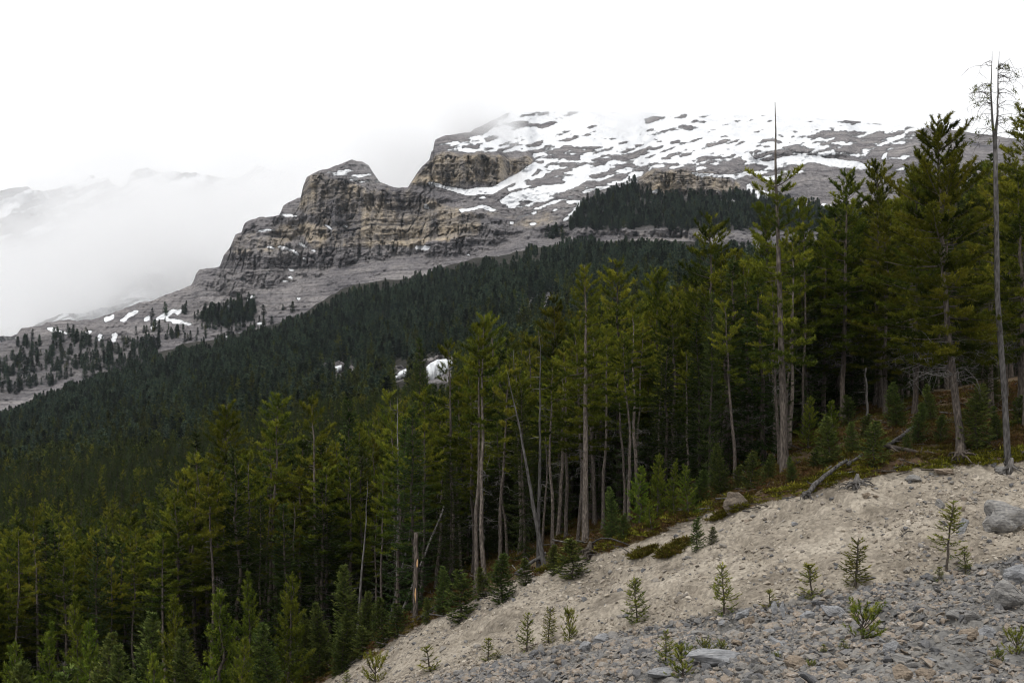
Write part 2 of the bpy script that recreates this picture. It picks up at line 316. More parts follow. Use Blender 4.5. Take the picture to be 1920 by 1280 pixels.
def gz(X, Y):
    """ground height at world X, Y"""
    X = np.asarray(X, float); Y = np.asarray(Y, float)
    px = CX + X / np.maximum(Y, 20) * FPX
    z = bil(px, np.maximum(Y, 0))
    k = sstep(20, 30, Y) * (1 - sstep(150, 220, Y))
    py = H0 - z / np.maximum(Y, 20) * FPX
    far = sstep(62, 80, Y)
    b = (fbm(X * 0.35, Y * 0.35, 11, 3) - 0.5) * 0.55 + (fbm(X * 1.6, Y * 1.6, 21, 3) - 0.5) * 0.22 * (1 - far)
    b = b + (fbm(X * 6, Y * 6, 31, 2) - 0.5) * 0.07 * (1 - far)
    b = b - 0.5 * np.maximum(0, .5 - np.abs(fbm((X + .45 * Y) * .55, (Y - .3 * X) * .09, 14, 3) - .5) * 7) * (1 - far)
    lip = sstep(10, -4, py - EDGE(px) + (fbm(X * .8, Y * .8, 5, 3, .7) - .5) * 34) * 0.34 * (1 - sstep(66, 76, Y))
    big = (fbm(X * 0.012, Y * 0.012, 71, 3) - 0.5) * 10 * sstep(200, 420, Y)
    return z + b * k + lip * k + big
def ray_ground(px, py, d0=28.0, d1=1200.0):
    D = np.geomspace(d0, d1, 3000); z = gz(px2x(px, D), D); q = H0 - z / D * FPX
    i = np.argmax(q <= py); return float(D[i])

# near ground sheet
def build_ground():
    rows = np.concatenate([np.linspace(-40, 18, 20), np.linspace(20, 31, 24), np.arange(31.15, 66, 0.11), np.geomspace(66, 205, 130)])
    a = np.concatenate([np.linspace(-460, 420, 130), np.arange(424, 1990, 3.2), np.linspace(1995, 2440, 60)])
    Dm = rows[:, None] * np.ones_like(a)[None]; A = np.ones_like(rows)[:, None] * a[None]
    X = (A - CX) / FPX * np.maximum(Dm, 20); X = X * np.where(Dm < 20, 1 + (20 - Dm) / 30, 1); Z = gz(X, Dm)
    Z[Dm < 0] = -1.7
    px = A; py = H0 - Z / np.maximum(Dm, 20) * FPX
    nz = (fbm(X * .8, Dm * .8, 5, 3, .7) - .5) * 34
    veg = sstep(6, -6, py - EDGE(px) + nz); veg = np.where(Dm > 75, 1, veg); veg = np.where(Dm < 28, 0, veg)
    grey = sstep(-18, 18, py - GREYL(px) + (fbm(X * .5, Dm * .5, 9, 3) - .5) * 60)
    V = np.stack([X, Dm, Z], -1).reshape(-1, 3)
    me = mesh_np('ground', V, grid_tris(*Dm.shape), [M['ground']], True, {'veg': veg.ravel(), 'grey': grey.ravel()})
    tag(obj('ground', me), kind='structure')
build_ground()

# ------------------------------------------------------------------ mountain: skyline, slope map, snow map
SKY = pl([(-260, 672), (-60, 652), (0, 641), (26, 635), (34, 620), (41, 614), (77, 612), (87, 606), (118, 600), (160, 600), (195, 594), (252, 572), (284, 564), (325, 549), (358, 535), (364, 525), (367, 515), (374, 507), (412, 501), (416, 490), (420, 478), (431, 464), (436, 452), (441, 440), (453, 436), (456, 425), (460, 418), (484, 407), (524, 402), (531, 386), (540, 381), (564, 370), (568, 350), (575, 333), (597, 320), (634, 310), (660, 298), (680, 304), (692, 312), (712, 343), (730, 350), (765, 350), (770, 342), (790, 313), (806, 296), (808, 283), (812, 279), (815, 260), (844, 254), (882, 248), (890, 240), (912, 231), (930, 222), (950, 212), (1025, 209), (1192, 211), (1317, 215), (1442, 217), (1567, 224), (1692, 236), (1800, 246), (1920, 262), (2200, 300)])
TREE = pl([(-260, 850), (-100, 800), (0, 768), (160, 712), (300, 660), (440, 630), (560, 594), (640, 550), (720, 527), (800, 514), (880, 495), (960, 480), (1000, 462), (1100, 450), (1300, 456), (1500, 470), (1920, 480), (2200, 480)])
DTREE = pl([(-260, 1240), (0, 1250), (600, 1350), (1000, 1300), (1400, 1220), (2200, 1150)])
RX = np.arange(-260, 2202, 2.0); RY = np.arange(190, 870, 2.0)
GX, GY = np.meshgrid(RX, RY)
WX = GX + (fbm(GX / 40, GY / 40, 301, 3) - .5) * 30; WY = GY + (fbm(GX / 30, GY / 30, 302, 3) - .5) * 22
CLIFF = {'A': [(566, 372), (575, 335), (600, 324), (640, 332), (690, 348), (700, 362), (668, 402), (612, 412), (560, 396)],
 'B': [(766, 352), (792, 314), (810, 290), (880, 286), (990, 294), (998, 310), (945, 345), (860, 349)],
 'C': [(556, 425), (600, 412), (650, 372), (700, 356), (765, 352), (850, 382), (910, 402), (895, 442), (800, 462), (650, 466), (590, 474)],
 'D': [(1194, 352), (1204, 320), (1240, 316), (1340, 322), (1392, 345), (1372, 369), (1270, 370), (1200, 365)],
 'E': [(1068, 428), (1320, 430), (1330, 455), (1068, 452)],
 'F': [(1405, 280), (1440, 276), (1600, 284), (1600, 296), (1450, 296), (1410, 296)]}
STRATA = [(364, 530), (412, 502), (440, 440), (530, 400), (600, 410), (700, 400), (900, 400), (1065, 420), (1065, 456), (900, 482), (700, 496), (560, 520), (440, 550)]
def slope_map():
    S = np.full(GX.shape, 1.0)
    S[GX < 370] = 1.3
    S[(GX > 930) & (GY < 350)] = 3.0
    S[(GX > 620) & (GX <= 930) & (GY < 292)] = 2.4
    S[inpoly(GX, GY, [(1290, 320), (1420, 300), (1760, 300), (1760, 420), (1430, 400)])] = 1.3
    S[inpoly(WX, WY, [(1068, 428), (1180, 360), (1440, 368), (1700, 405), (1900, 420), (1900, 455), (1320, 430)])] = 2.6
    S[inpoly(WX, WY, STRATA)] = 0.45
    for k, v in (('C', 0.32), ('A', 0.10), ('B', 0.10), ('D', 0.12), ('E', 0.2), ('F', 0.25)): S[inpoly(WX, WY, CLIFF[k])] = v
    terr = inpoly(GX, GY, STRATA) | inpoly(GX, GY, CLIFF['C'])
    q = GY + 0.03 * GX + (fbm(GX / 120, GY / 60, 41, 3) - .5) * 34
    band = vnoise(q / 7.0, GX / 260.0, 42) * 0.6 + vnoise(q / 3.2, GX / 90.0, 43) * 0.4
    S = np.where(terr, S * np.where(band > 0.6, 3.4, np.where(band < 0.5, 0.18, 1.0)), S * (0.6 + 0.8 * fbm(GX / 60, GY / 14, 44, 3)))
    return blur(S, 1.6)
SMAP = slope_map()
def raster(a, px, py):
    i = np.clip((px - RX[0]) / 2, 0, len(RX) - 1.001); j = np.clip((py - RY[0]) / 2, 0, len(RY) - 1.001)
    i0, j0 = i.astype(int), j.astype(int); fi, fj = i - i0, j - j0
    return (a[j0, i0] * (1 - fi) + a[j0, i0 + 1] * fi) * (1 - fj) + (a[j0 + 1, i0] * (1 - fi) + a[j0 + 1, i0 + 1] * fi) * fj
# distance at every sight line of the slope: integrate the slope map upwards from the treeline
def dist_map():
    D = np.zeros_like(GX)
    inc = SMAP * 2.0
    below = GY > TREE(GX)
    inc = np.where(below, 0, inc)
    D = np.cumsum(inc[::-1], 0)[::-1] + DTREE(GX)
    D = np.apply_along_axis(lambda v: np.convolve(np.pad(v, 4, mode='edge'), np.ones(9) / 9, 'valid'), 1, D)
    return D
DMAP = dist_map()
SMAP_SOFT = blur(np.minimum(SMAP, 1.2), 7.0)
def snow_map():
    p = np.zeros(GX.shape)
    for poly, v in [
        ([(900, 250), (950, 205), (1450, 205), (1720, 225), (1720, 250), (1560, 246), (1450, 254), (1300, 280), (1150, 305), (1050, 305), (990, 280), (940, 264)], 0.86),
        ([(950, 262), (1300, 272), (1450, 250), (1500, 262), (1420, 300), (1350, 312), (1200, 335), (1120, 345), (1040, 372), (960, 388), (930, 372), (1000, 320), (990, 285)], 0.60),
        ([(1430, 245), (1740, 245), (1740, 268), (1600, 285), (1450, 285), (1400, 285)], 0.56),
        ([(1480, 275), (1700, 275), (1700, 330), (1600, 320), (1480, 300)], 0.26),
        ([(1300, 300), (1500, 296), (1500, 330), (1340, 340)], 0.3),
        ([(1060, 368), (1190, 338), (1205, 352), (1100, 382), (1055, 390)], 0.56), ([(955, 396), (1040, 372), (1052, 388), (970, 406)], 0.56),
        ([(600, 318), (640, 306), (700, 316), (720, 345), (690, 350), (640, 333), (605, 326)], 0.62),
        ([(815, 280), (900, 250), (960, 262), (985, 284), (920, 290), (815, 292)], 0.55)]:
        p[inpoly(WX, WY, poly)] = v
    p = blur(p, 2.5)
    u = GX * 0.93 - GY * -0.36; w = GY * 0.93 + GX * 0.36       # streaks run down to the left
    u2, w2 = GX * 0.94 - GY * 0.34, GX * 0.34 + GY * 0.94
    n = 0.55 * fbm(u2 / 60, w2 / 5.0, 51, 4, 0.7) + 0.45 * fbm(GX / 44, GY / 4, 52, 4, 0.7)
    rank = np.empty(n.size); rank[np.argsort(n, axis=None)] = np.linspace(0, 1, n.size); n = rank.reshape(n.shape)
    s = np.clip((p - n) * 3.5 + 0.5, 0, 1) * (p > 0.03)
    sure = np.zeros(GX.shape)
    for poly in [
        [(800, 342), (830, 346), (870, 353), (920, 350), (960, 333), (985, 312), (1002, 303), (1014, 310), (985, 336), (925, 362), (880, 366), (806, 349)],
        [(935, 375), (985, 352), (1050, 344), (1048, 356), (990, 372), (940, 384)],
        [(1392, 296), (1404, 280), (1412, 292), (1430, 302), (1500, 288), (1560, 298), (1610, 302), (1640, 318), (1600, 318), (1520, 306), (1430, 309)],
        [(1400, 345), (1408, 344), (1412, 358), (1448, 362), (1440, 376), (1418, 380), (1412, 366), (1394, 358)],
        [(1330, 372), (1380, 374), (1378, 384), (1330, 382)], [(1490, 384), (1560, 384), (1552, 393), (1480, 390)],
        [(1290, 322), (1380, 328), (1378, 334), (1300, 330)], [(1218, 363), (1232, 352), (1240, 362)],
        [(858, 392), (905, 382), (935, 394), (925, 398), (900, 389), (862, 398)], [(885, 375), (905, 366), (912, 372)],
        [(1054, 412), (1075, 390), (1085, 376), (1092, 380), (1072, 402), (1058, 418)], [(1655, 290), (1666, 286), (1662, 300), (1650, 300)]]:
        sure[inpoly(GX + (WX - GX) * .5, GY + (WY - GY) * .4, poly)] = 1
    for cx, cy_, rx, ry, an in [(794, 465, 17, 5, .05), (800, 388, 7, 5, 0.6), (566, 459, 10, 3, .5), (535, 466, 17, 3.5, .25), (556, 476, 8, 3, .4), (541, 404, 16, 3, .05), (615, 425, 12, 2.5, .5), (496, 432, 18, 2.5, -.05),
                              (543, 520, 9, 2.5, .15), (536, 527, 9, 2, .15), (546, 506, 7, 2.5, .2), (508, 464, 9, 2, .2), (571, 485, 5, 2.5, .3), (660, 402, 6, 2, 0), (650, 425, 6, 2, 0), (588, 470, 6, 3, .5), (506, 510, 8, 1.5, 0),
                              (312, 590, 22, 5, -.45), (332, 603, 26, 5, .2), (275, 598, 9, 4, -.5), (248, 588, 16, 4, -.45), (232, 600, 7, 5, -.5), (215, 632, 6, 10, .3), (205, 596, 12, 5, -.4), (100, 618, 20, 4, .25), (120, 624, 8, 3, .2), (165, 624, 9, 4, -.5), (188, 632, 6, 8, .4),
                              (289, 612, 8, 4, -.6), (336, 585, 8, 4, -.6), (470, 559, 10, 4, -.5), (432, 575, 6, 8, -.3), (448, 596, 8, 4, -.4), (486, 606, 7, 3, -.2), (422, 634, 9, 3, -.3), (452, 626, 7, 3, -.1), (402, 640, 4, 2, 0), (249, 640, 3, 5, 0), (560, 560, 5, 3, 0), (650, 545, 6, 3, -.5), (665, 538, 6, 2, -.5), (845, 503, 7, 4, 0), (935, 487, 3, 7, 0), (1000, 420, 9, 3, 0), (960, 418, 5, 3, 0), (880, 478, 5, 2, .3), (15, 630, 14, 5, .3), (980, 368, 9, 4, -.3)]:
        dx, dy = GX - cx, GY - cy_; c, sn = math.cos(an), math.sin(an)
        e = ((dx * c + dy * sn) / rx) ** 2 + ((-dx * sn + dy * c) / ry) ** 2 + (fbm(GX / 6, GY / 4, 55, 2) - .5) * 1.6
        sure = np.maximum(sure, (e < 1) * 1.0)
    # cliffs hold no snow
    for k in 'ABD': s[inpoly(WX, WY, CLIFF[k])] *= 0.1
    return np.clip(np.maximum(blur(s, .75), blur(sure, 0.7)), 0, 1)
SNOW = snow_map()
TANM = np.zeros(GX.shape)
for k, v in (('A', .75), ('B', 0.95), ('C', .72), ('D', .72), ('E', .35)): TANM[inpoly(WX, WY, CLIFF[k])] = v
for poly in [[(430, 445), (530, 410), (562, 440), (530, 470), (440, 482)], [(900, 395), (1040, 392), (1068, 425), (930, 430)]]: TANM[inpoly(WX, WY, poly)] = 0.5
TANM = blur(TANM, 2.0)
WOOD = [([(-60, 690), (60, 635), (130, 622), (215, 640), (200, 680), (120, 712), (0, 745), (-60, 760)], .34), ([(364, 602), (400, 582), (455, 566), (480, 580), (480, 600), (420, 612)], .85),
        ([(1068, 430), (1085, 395), (1130, 372), (1185, 345), (1215, 362), (1290, 372), (1440, 372), (1520, 392), (1760, 410), (1900, 420), (1900, 440), (1700, 436), (1320, 432), (1200, 428)], 1.0),
        ([(200, 640), (300, 615), (420, 605), (480, 590), (560, 575), (560, 600), (440, 632), (300, 662)], .2), ([(150, 660), (300, 640), (300, 670), (160, 715)], .42), ([(275, 590), (350, 578), (350, 612), (280, 615)], .16), ([(1035, 420), (1090, 380), (1190, 335), (1200, 360), (1110, 385)], .22), ([(1000, 445), (1070, 430), (1070, 455)], .4)]
SOIL = np.zeros(GX.shape)
for poly, v in WOOD: SOIL[inpoly(WX, WY, poly)] = np.maximum(SOIL[inpoly(WX, WY, poly)], v * .8 if v > .3 else 0)
SOIL = blur(SOIL, 2.0)
def mtn_point(px, py):
    """world point of the mountain face on a given line of sight, with its relief"""
    D = raster(DMAP, px, py)
    cl = np.clip(1.2 - raster(SMAP, px, py), 0.15, 1)
    fl = (fbm(px / 26, py / 130, 61, 5, 0.6) - .5) * 44 * cl + (fbm(px / 7, py / 16, 62, 3, .6) - .5) * 14 * cl - np.abs(fbm(px / 14, py / 60, 66, 3) - .5) * 24 * cl + (fbm(px / 5, py / 4, 67, 2) - .5) * 7
    bm = (fbm(px / 70, py / 40, 63, 4) - .5) * 30
    q = py + 0.03 * px + (fbm(px / 120, py / 60, 41, 3) - .5) * 34
    rk = sstep(1.0, .45, raster(SMAP_SOFT, px, py))
    fl = fl + (.12 + .88 * rk) * 1.6 * (sstep(.5, .56, vnoise(q / 5.5, px / 160, 45)) + .6 * sstep(.5, .56, vnoise(q / 2.6, px / 60, 46)) - .8)
    fl = fl + rk * 8 * np.maximum(0, 1 - np.abs(fbm(px / 15 + .15 * py / 15, py / 46, 47, 3) - .5) * 22)
    k = sstep(0, 12, TREE(px) - py)
    D = D + (fl + bm) * k
    return D
def build_mountain():
    a = np.concatenate([np.arange(-250, -20, 6.0), np.arange(-20, 1760, 1.9), np.arange(1762, 2190, 5.0)])
    nr = 330; v = np.linspace(0, 1, nr)
    rough = (fbm(a / 22, a * 0, 81, 4, .6) - .5) * 7 * (a < 960) + (fbm(a / 30, a * 0, 82, 4, .6) - .5) * 3
    top = SKY(a) + rough; bot = TREE(a) + 14
    PY = bot[None] + (top - bot)[None] * v[:, None]; PX = np.ones_like(v)[:, None] * a[None]
    D = mtn_point(PX, PY)
    zb = None
    X, Z = px2x(PX, D), py2z(PY, D)
    # the far side falls away behind the crest
    Dt, Xt, Zt = D[-1], X[-1], Z[-1]
    back = [(12, -3), (60, -30), (220, -150), (700, -420)]
    Xs = np.vstack([X] + [(Xt + dx * 0)[None] for dx, _ in back]); Ys = np.vstack([D] + [(Dt + d)[None] for d, _ in back]); Zs = np.vstack([Z] + [(Zt + dz)[None] for _, dz in back])
    ex = lambda m: np.vstack([m] + [m[-1:]] * 4).ravel()
    at = {'snow': ex(raster(SNOW, PX, PY)), 'tan': ex(raster(TANM, PX, PY)), 'soil': ex(raster(SOIL, PX, PY))}
    me = mesh_np('mountain', np.stack([Xs, Ys, Zs], -1).reshape(-1, 3), grid_tris(*Xs.shape), [M['mountain']], True, at)
    tag(obj('mountain', me), kind='structure')
build_mountain()
# forested hillside between the bank and the mountain
BARE = [([(-80, 775), (0, 752), (90, 715), (165, 693), (170, 708), (90, 735), (0, 775), (-80, 800)], 1.0), ([(960, 585), (1000, 555), (1060, 540), (1062, 590), (1000, 605)], .8), ([(240, 700), (300, 690), (300, 715), (250, 730)], .5),
        ([(604, 694), (640, 678), (690, 690), (660, 704), (610, 716)], .6), ([(738, 700), (770, 686), (850, 668), (860, 690), (846, 716), (800, 718), (765, 708), (740, 718)], .85)]
def build_hillside():
    a = np.arange(-450, 2440, 7.0); v = np.linspace(0, 1, 260)
    D1 = np.where(a < -260, 1240, DTREE(a)) + 6
    Dm = 195 * (D1[None] / 195) ** v[:, None]; A = np.ones_like(v)[:, None] * a[None]
    X = px2x(A, Dm); Z = gz(X, Dm)
    # meet the foot of the mountain
    t = sstep(0.8, 1.0, v)[:, None]; Zt = py2z(TREE(a), D1)
    Z = Z * (1 - t) + (Z + (Zt - Z[-1])[None]) * t
    Z = Z + (fbm(A / 50, np.log(Dm) * 30, 91, 4) - .5) * Dm * 0.008
    py = H0 - Z / Dm * FPX
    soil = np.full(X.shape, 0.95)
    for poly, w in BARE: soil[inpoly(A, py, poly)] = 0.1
    me = mesh_np('hillside', np.stack([X, Dm, Z], -1).reshape(-1, 3), grid_tris(*X.shape), [M['mountain']], True, {'snow': np.zeros(X.size), 'tan': np.full(X.size, .2), 'soil': soil.ravel()})
    tag(obj('hillside', me), kind='structure')
    return a, v, Dm, Z
HA, HV, HD, HZ = build_hillside()
def hill_z(px, D):
    i = np.clip((px - HA[0]) / 7.0, 0, len(HA) - 1.001); i0 = i.astype(int); fi = i - i0
    D1 = HD[-1]; d1 = D1[i0] * (1 - fi) + D1[i0 + 1] * fi
    j = np.clip(np.log(D / 195) / np.log(d1 / 195), 0, 1) * (len(HV) - 1.001); j0 = j.astype(int); fj = j - j0
    return (HZ[j0, i0] * (1 - fi) + HZ[j0, i0 + 1] * fi) * (1 - fj) + (HZ[j0 + 1, i0] * (1 - fi) + HZ[j0 + 1, i0 + 1] * fi) * fj

# far ridges behind the valley cloud
def build_far(name, sky, D0, a0, a1, bot, seed, S=2.2):
    a = np.arange(a0, a1, 3.6); v = np.linspace(0, 1, 90)
    s = pl(sky)
    top = s(a) + (fbm(a / 16, a * 0, seed, 4, .6) - .5) * 9; PY = bot + (top - bot)[None] * v[:, None]; PX = np.ones_like(v)[:, None] * a[None]
    n = fbm(PX / 60, PY / 30, seed + 1, 5, .6)
    D = D0 + (bot - PY) * S + (n - .5) * 260 + (vnoise(PY / 9 + PX / 60, PX / 90, seed + 3) - .5) * 60
    st = fbm((PX * .9 - PY * .4) / 50, (PX * .35 + PY * .95) / 8, seed + 2, 4, .6)
    snow = np.clip((st - 0.52) * 7 + 0.5, 0, 1)
    X, Z = px2x(PX, D), py2z(PY, D)
    Xs = np.vstack([X, X[-1:], X[-1:]]); Ys = np.vstack([D, D[-1:] + 60, D[-1:] + 600]); Zs = np.vstack([Z, Z[-1:] - 20, Z[-1:] - 400])
    ex = lambda m: np.vstack([m] + [m[-1:]] * 2).ravel()
    me = mesh_np(name, np.stack([Xs, Ys, Zs], -1).reshape(-1, 3), grid_tris(*Xs.shape), [M['mountain']], True, {'snow': ex(snow), 'tan': np.zeros(Xs.size), 'soil': np.zeros(Xs.size)})
    tag(obj(name, me), kind='structure')
build_far('far_ridge', [(-400, 370), (-100, 366), (0, 358), (30, 352), (52, 348), (62, 358), (100, 356), (122, 346), (140, 344), (160, 340), (168, 330), (178, 330), (184, 336), (204, 333), (208, 344), (228, 352), (236, 346), (246, 322), (258, 316), (276, 316), (290, 322), (340, 322), (370, 326), (440, 335), (470, 322), (480, 312), (494, 313), (500, 318), (540, 320), (580, 330), (640, 340), (760, 350), (900, 350)], 2700, -400, 900, 760, 111)
build_far('valley_spur', [(-300, 640), (30, 630), (60, 612), (90, 600), (118, 588), (150, 587), (190, 578), (240, 566), (300, 556), (420, 560)], 1900, -300, 420, 760, 131, 1.2)
build_far('middle_spur', [(200, 560), (260, 520), (300, 480), (315, 474), (330, 468), (345, 470), (380, 492), (420, 520), (520, 560)], 2150, 200, 520, 700, 151, 1.0)

# ------------------------------------------------------------------ tree building
def rotz(v, a):
    c, s = np.cos(a), np.sin(a); return np.stack([v[..., 0] * c - v[..., 1] * s, v[..., 0] * s + v[..., 1] * c, v[..., 2]], -1)
def unit(v): return v / np.maximum(np.linalg.norm(v, axis=-1, keepdims=True), 1e-9)
class Geo:
    def __init__(s): s.V, s.T, s.n, s.a = [], [], 0, []
    def add(s, V, T, a=None):
        s.V.append(V); s.T.append(T + s.n); s.n += len(V); s.a.append(np.zeros(len(V)) if a is None else a)
    def arrays(s):
        if not s.V: return np.zeros((0, 3)), np.zeros((0, 3), int), np.zeros(0)
        return np.vstack(s.V), np.vstack(s.T), np.concatenate(s.a)
def tube(geo, P, r, n=6, cap=True, rough=0.0, rng=None):
    P = np.asarray(P, float); r = np.broadcast_to(np.asarray(r, float), (len(P),)).copy()
    t = unit(np.gradient(P, axis=0)); ref = np.array([0.37, 0.21, 0.9]); ref = np.where(np.abs((t @ ref))[:, None] > 0.95, np.array([1.0, 0, 0]), ref)
    a = unit(np.cross(t, ref)); b = np.cross(t, a)
    th = np.arange(n) / n * 2 * np.pi
    rr = r[:, None] * (1 + (rng.uniform(-rough, rough, (len(P), n)) if rng is not None else 0))
    V = P[:, None] + rr[..., None] * (np.cos(th)[None, :, None] * a[:, None] + np.sin(th)[None, :, None] * b[:, None])
    k = len(P); i = np.arange(k - 1)[:, None] * n + np.arange(n)[None]; j = np.arange(k - 1)[:, None] * n + (np.arange(n)[None] + 1) % n
    q = np.stack([i, j, j + n, i + n], -1).reshape(-1, 4)
    T = np.vstack([q[:, [0, 1, 2]], q[:, [0, 2, 3]]])
    V = V.reshape(-1, 3)
    if cap:
        V = np.vstack([V, P[-1:], P[:1]]); m = np.arange(n)
        T = np.vstack([T, np.stack([(k - 1) * n + m, (k - 1) * n + (m + 1) % n, np.full(n, k * n)], 1), np.stack([(m + 1) % n, m, np.full(n, k * n + 1)], 1)])
    geo.add(V, T)
def blades(geo, P, d, L, W, tint, rng):
    n = len(P)
    if not n: return
    s = unit(np.cross(d, rng.normal(size=(n, 3)) * .55 + [0, 0, 1.0])) * (np.asarray(W) * 0.5)[:, None]
    V = np.empty((n, 3, 3)); V[:, 0] = P - s; V[:, 1] = P + s; V[:, 2] = P + d * np.asarray(L)[:, None]
    geo.add(V.reshape(-1, 3), np.arange(3 * n).reshape(-1, 3), np.repeat(tint, 3))
def dirs(az, el): return np.stack([np.cos(az) * np.cos(el), np.sin(az) * np.cos(el), np.sin(el)], -1)
def trunk_path(H, rng, wob, lean=(0, 0), n=14):
    z = np.linspace(0, 1, n); p = np.cumsum(rng.normal(0, wob, (n, 2)), 0); p = p - p[0]; p *= z[:, None] ** 0.5
    return np.column_stack([p[:, 0] + lean[0] * z * H, p[:, 1] + lean[1] * z * H, z * H])
def at_path(path, z): return np.column_stack([np.interp(z, path[:, 2], path[:, 0]), np.interp(z, path[:, 2], path[:, 1]), z])

def tree(rng, H=15.0, cb=0.4, width=1.9, step=0.42, per=5, r0=0.16, kind='pine', tw=0.19, nbl=12, bl=(0.15, 0.030), prof=0.62, lo=-22, hi=38, gap=0.15, dead=0.0, spire=1.0, lean=(0, 0), fork=None, wob=0.075, side=6, shape=None):
    tr, br, cr, dd = Geo(), Geo(), Geo(), Geo()
    path = trunk_path(H, rng, wob, lean)
    zt = path[:, 2] / H
    rad = r0 * ((1 - zt) ** 0.85) + 0.012
    rad[0] *= 1.35; 
    tube(tr, np.vstack([[path[0] - [0, 0, 0.5]], path]), np.concatenate([[rad[0] * 1.25], rad]), side if side > 3 else 4, rough=0.08, rng=rng)
    z0, z1 = cb * H, H * spire
    TB, TD, TL, TT = [], [], [], []                      # twigs: base, direction, length, tint
    z = z0
    azo = rng.uniform(0, 6.28)
    while z < z1 - 0.05:
        t = (z - z0) / (H - z0) if H > z0 else 0
        k = max(2, int(per * rng.uniform(0.7, 1.3)))
        azo += rng.uniform(0.3, 1.2)
        for i in range(k):
            if rng.random() < gap: continue
            zz = z + rng.uniform(-0.4, 0.4) * step
            az = azo + i * 6.283 / k + rng.uniform(-.35, .35)
            p = shape(t) if shape else (1 - t) ** prof * (0.62 + 0.38 * min(1, t * 5))
            L = width * p * (rng.uniform(0.55, 1.15) if kind != 'pine' else rng.uniform(0.35, 1.3)) + 0.12 * width * (0.35 if t > .9 else 1)
            el = math.radians(lo + (hi - lo) * t ** 0.9 + rng.uniform(-10, 10))
            s = np.linspace(0, 1, 6)
            h = np.array([math.cos(az), math.sin(az)])
            b0 = at_path(path, np.array([zz]))[0]
            curve = (0.20 if kind == 'pine' else 0.16 * (1 - t)) * L
            sag = (-0.25 * (1 - t) if kind != 'pine' else 0) * L
            hz = s * L * math.cos(el)
            P = np.column_stack([b0[0] + h[0] * hz, b0[1] + h[1] * hz, b0[2] + s * L * math.sin(el) + sag * s * (1 - s) * 2 + curve * s ** 2.5])
            P[:, :2] += np.cumsum(rng.normal(0, 0.012 * L, (6, 2)), 0) * (s[:, None])
            tube(br, P, 0.010 + 0.011 * L * (1 - s) * (H / 15), 3, cap=False)
            ntw = max(2, int(L / tw)); 
            st = np.linspace(0.28 if kind == 'pine' else 0.12, 1.0, ntw) + rng.uniform(-.03, .03, ntw); st = np.clip(st, 0.05, 1)
            pb = np.column_stack([np.interp(st, s, P[:, c]) for c in range(3)])
            tg = unit(np.column_stack([np.interp(np.clip(st, .1, .9), s, np.gradient(P[:, c])) for c in range(3)]))
            sg = np.where(np.arange(ntw) % 2 == 0, 1.0, -1.0)
            an = sg * np.radians(rng.uniform(28, 68, ntw)); an[-1] = 0
            td = rotz(tg, an); td[:, 2] += rng.uniform(0.0, 0.55, ntw) if kind == 'pine' else rng.uniform(-0.35, 0.05, ntw)
            td = unit(td)
            if kind == 'pine': tl = rng.uniform(0.7, 1.3, ntw) * np.minimum(0.16 + 0.30 * L * (1.05 - st), 0.55)
            else: tl = rng.uniform(0.8, 1.2, ntw) * (0.10 + 0.42 * L * (1.02 - st))
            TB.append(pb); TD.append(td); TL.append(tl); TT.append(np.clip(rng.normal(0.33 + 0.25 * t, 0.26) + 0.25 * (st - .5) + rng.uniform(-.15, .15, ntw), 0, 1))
        z += step * rng.uniform(0.75, 1.3) * (1 if kind == 'pine' else 0.75 + 0.5 * (1 - t))
    # dead lower branches
    for _ in range(int(dead)):
        zz = rng.uniform(0.22 * H, max(cb * H * 1.15, .3 * H)); az = rng.uniform(0, 6.28); L = rng.uniform(0.5, 1.7) * width / 1.9; s = np.linspace(0, 1, 6); b0 = at_path(path, np.array([zz]))[0]
        dr = rng.uniform(0.1, 0.75) * L
        P = np.column_stack([b0[0] + math.cos(az) * s * L, b0[1] + math.sin(az) * s * L, b0[2] + 0.25 * L * s - dr * s ** 2]); P[1:, :] += rng.normal(0, 0.03 * L, (5, 3))
        tube(dd, P, 0.020 * (1.1 - s), 3, cap=False)
        for q in (2, 3, 4):
            e = P[q] + rng.normal(0, 0.28, 3) * L * .6 - [0, 0, 0.1 * L]; tube(dd, np.array([P[q], (P[q] + e) / 2 + rng.normal(0, .04, 3), e]), [0.010, 0.008, 0.005], 3, cap=False)
    if TB:
        TB, TD, TL, TT = np.vstack(TB), np.vstack(TD), np.concatenate(TL), np.concatenate(TT)
        m = len(TB)
        if kind == 'pine':
            # bottle-brush tufts at the twig end and sometimes half way
            for frac, keep in ((1.0, 1.0), (0.45, 0.55)):
                sel = rng.random(m) < keep
                tb, td, tl, tt = TB[sel], TD[sel], TL[sel] * frac, TT[sel]
                n = len(tb); I = np.repeat(np.arange(n), nbl)
                back = rng.uniform(-.02, 0.24, n * nbl) * (bl[0] / .2)
                base = tb[I] + td[I] * (tl[I] - back)[:, None]
                sp = unit(np.cross(td[I], rng.normal(size=(n * nbl, 3)))); a = np.radians(rng.uniform(15, 88, n * nbl))
                d = unit(td[I] * np.cos(a)[:, None] + sp * np.sin(a)[:, None] + [0, 0, 0.12])
                blades(cr, base, d, bl[0] * rng.uniform(0.7, 1.15, n * nbl), bl[1] * rng.uniform(.7, 1.3, n * nbl), np.clip(tt[I] + rng.uniform(-.12, .12, n * nbl), 0, 1), rng)
        else:
            # flat sprays: needles along both sides of every twig
            I = np.repeat(np.arange(m), nbl); f = rng.uniform(0, 1, m * nbl)
            base = TB[I] + TD[I] * (TL[I] * f)[:, None]
            sp = unit(np.cross(TD[I], np.array([0, 0, 1.0])) * rng.choice([-1, 1], m * nbl)[:, None] + rng.normal(0, 0.35, (m * nbl, 3)))
            d = unit(TD[I] * 0.9 + sp * rng.uniform(.3, 1.0, m * nbl)[:, None] + [0, 0, 0.05])
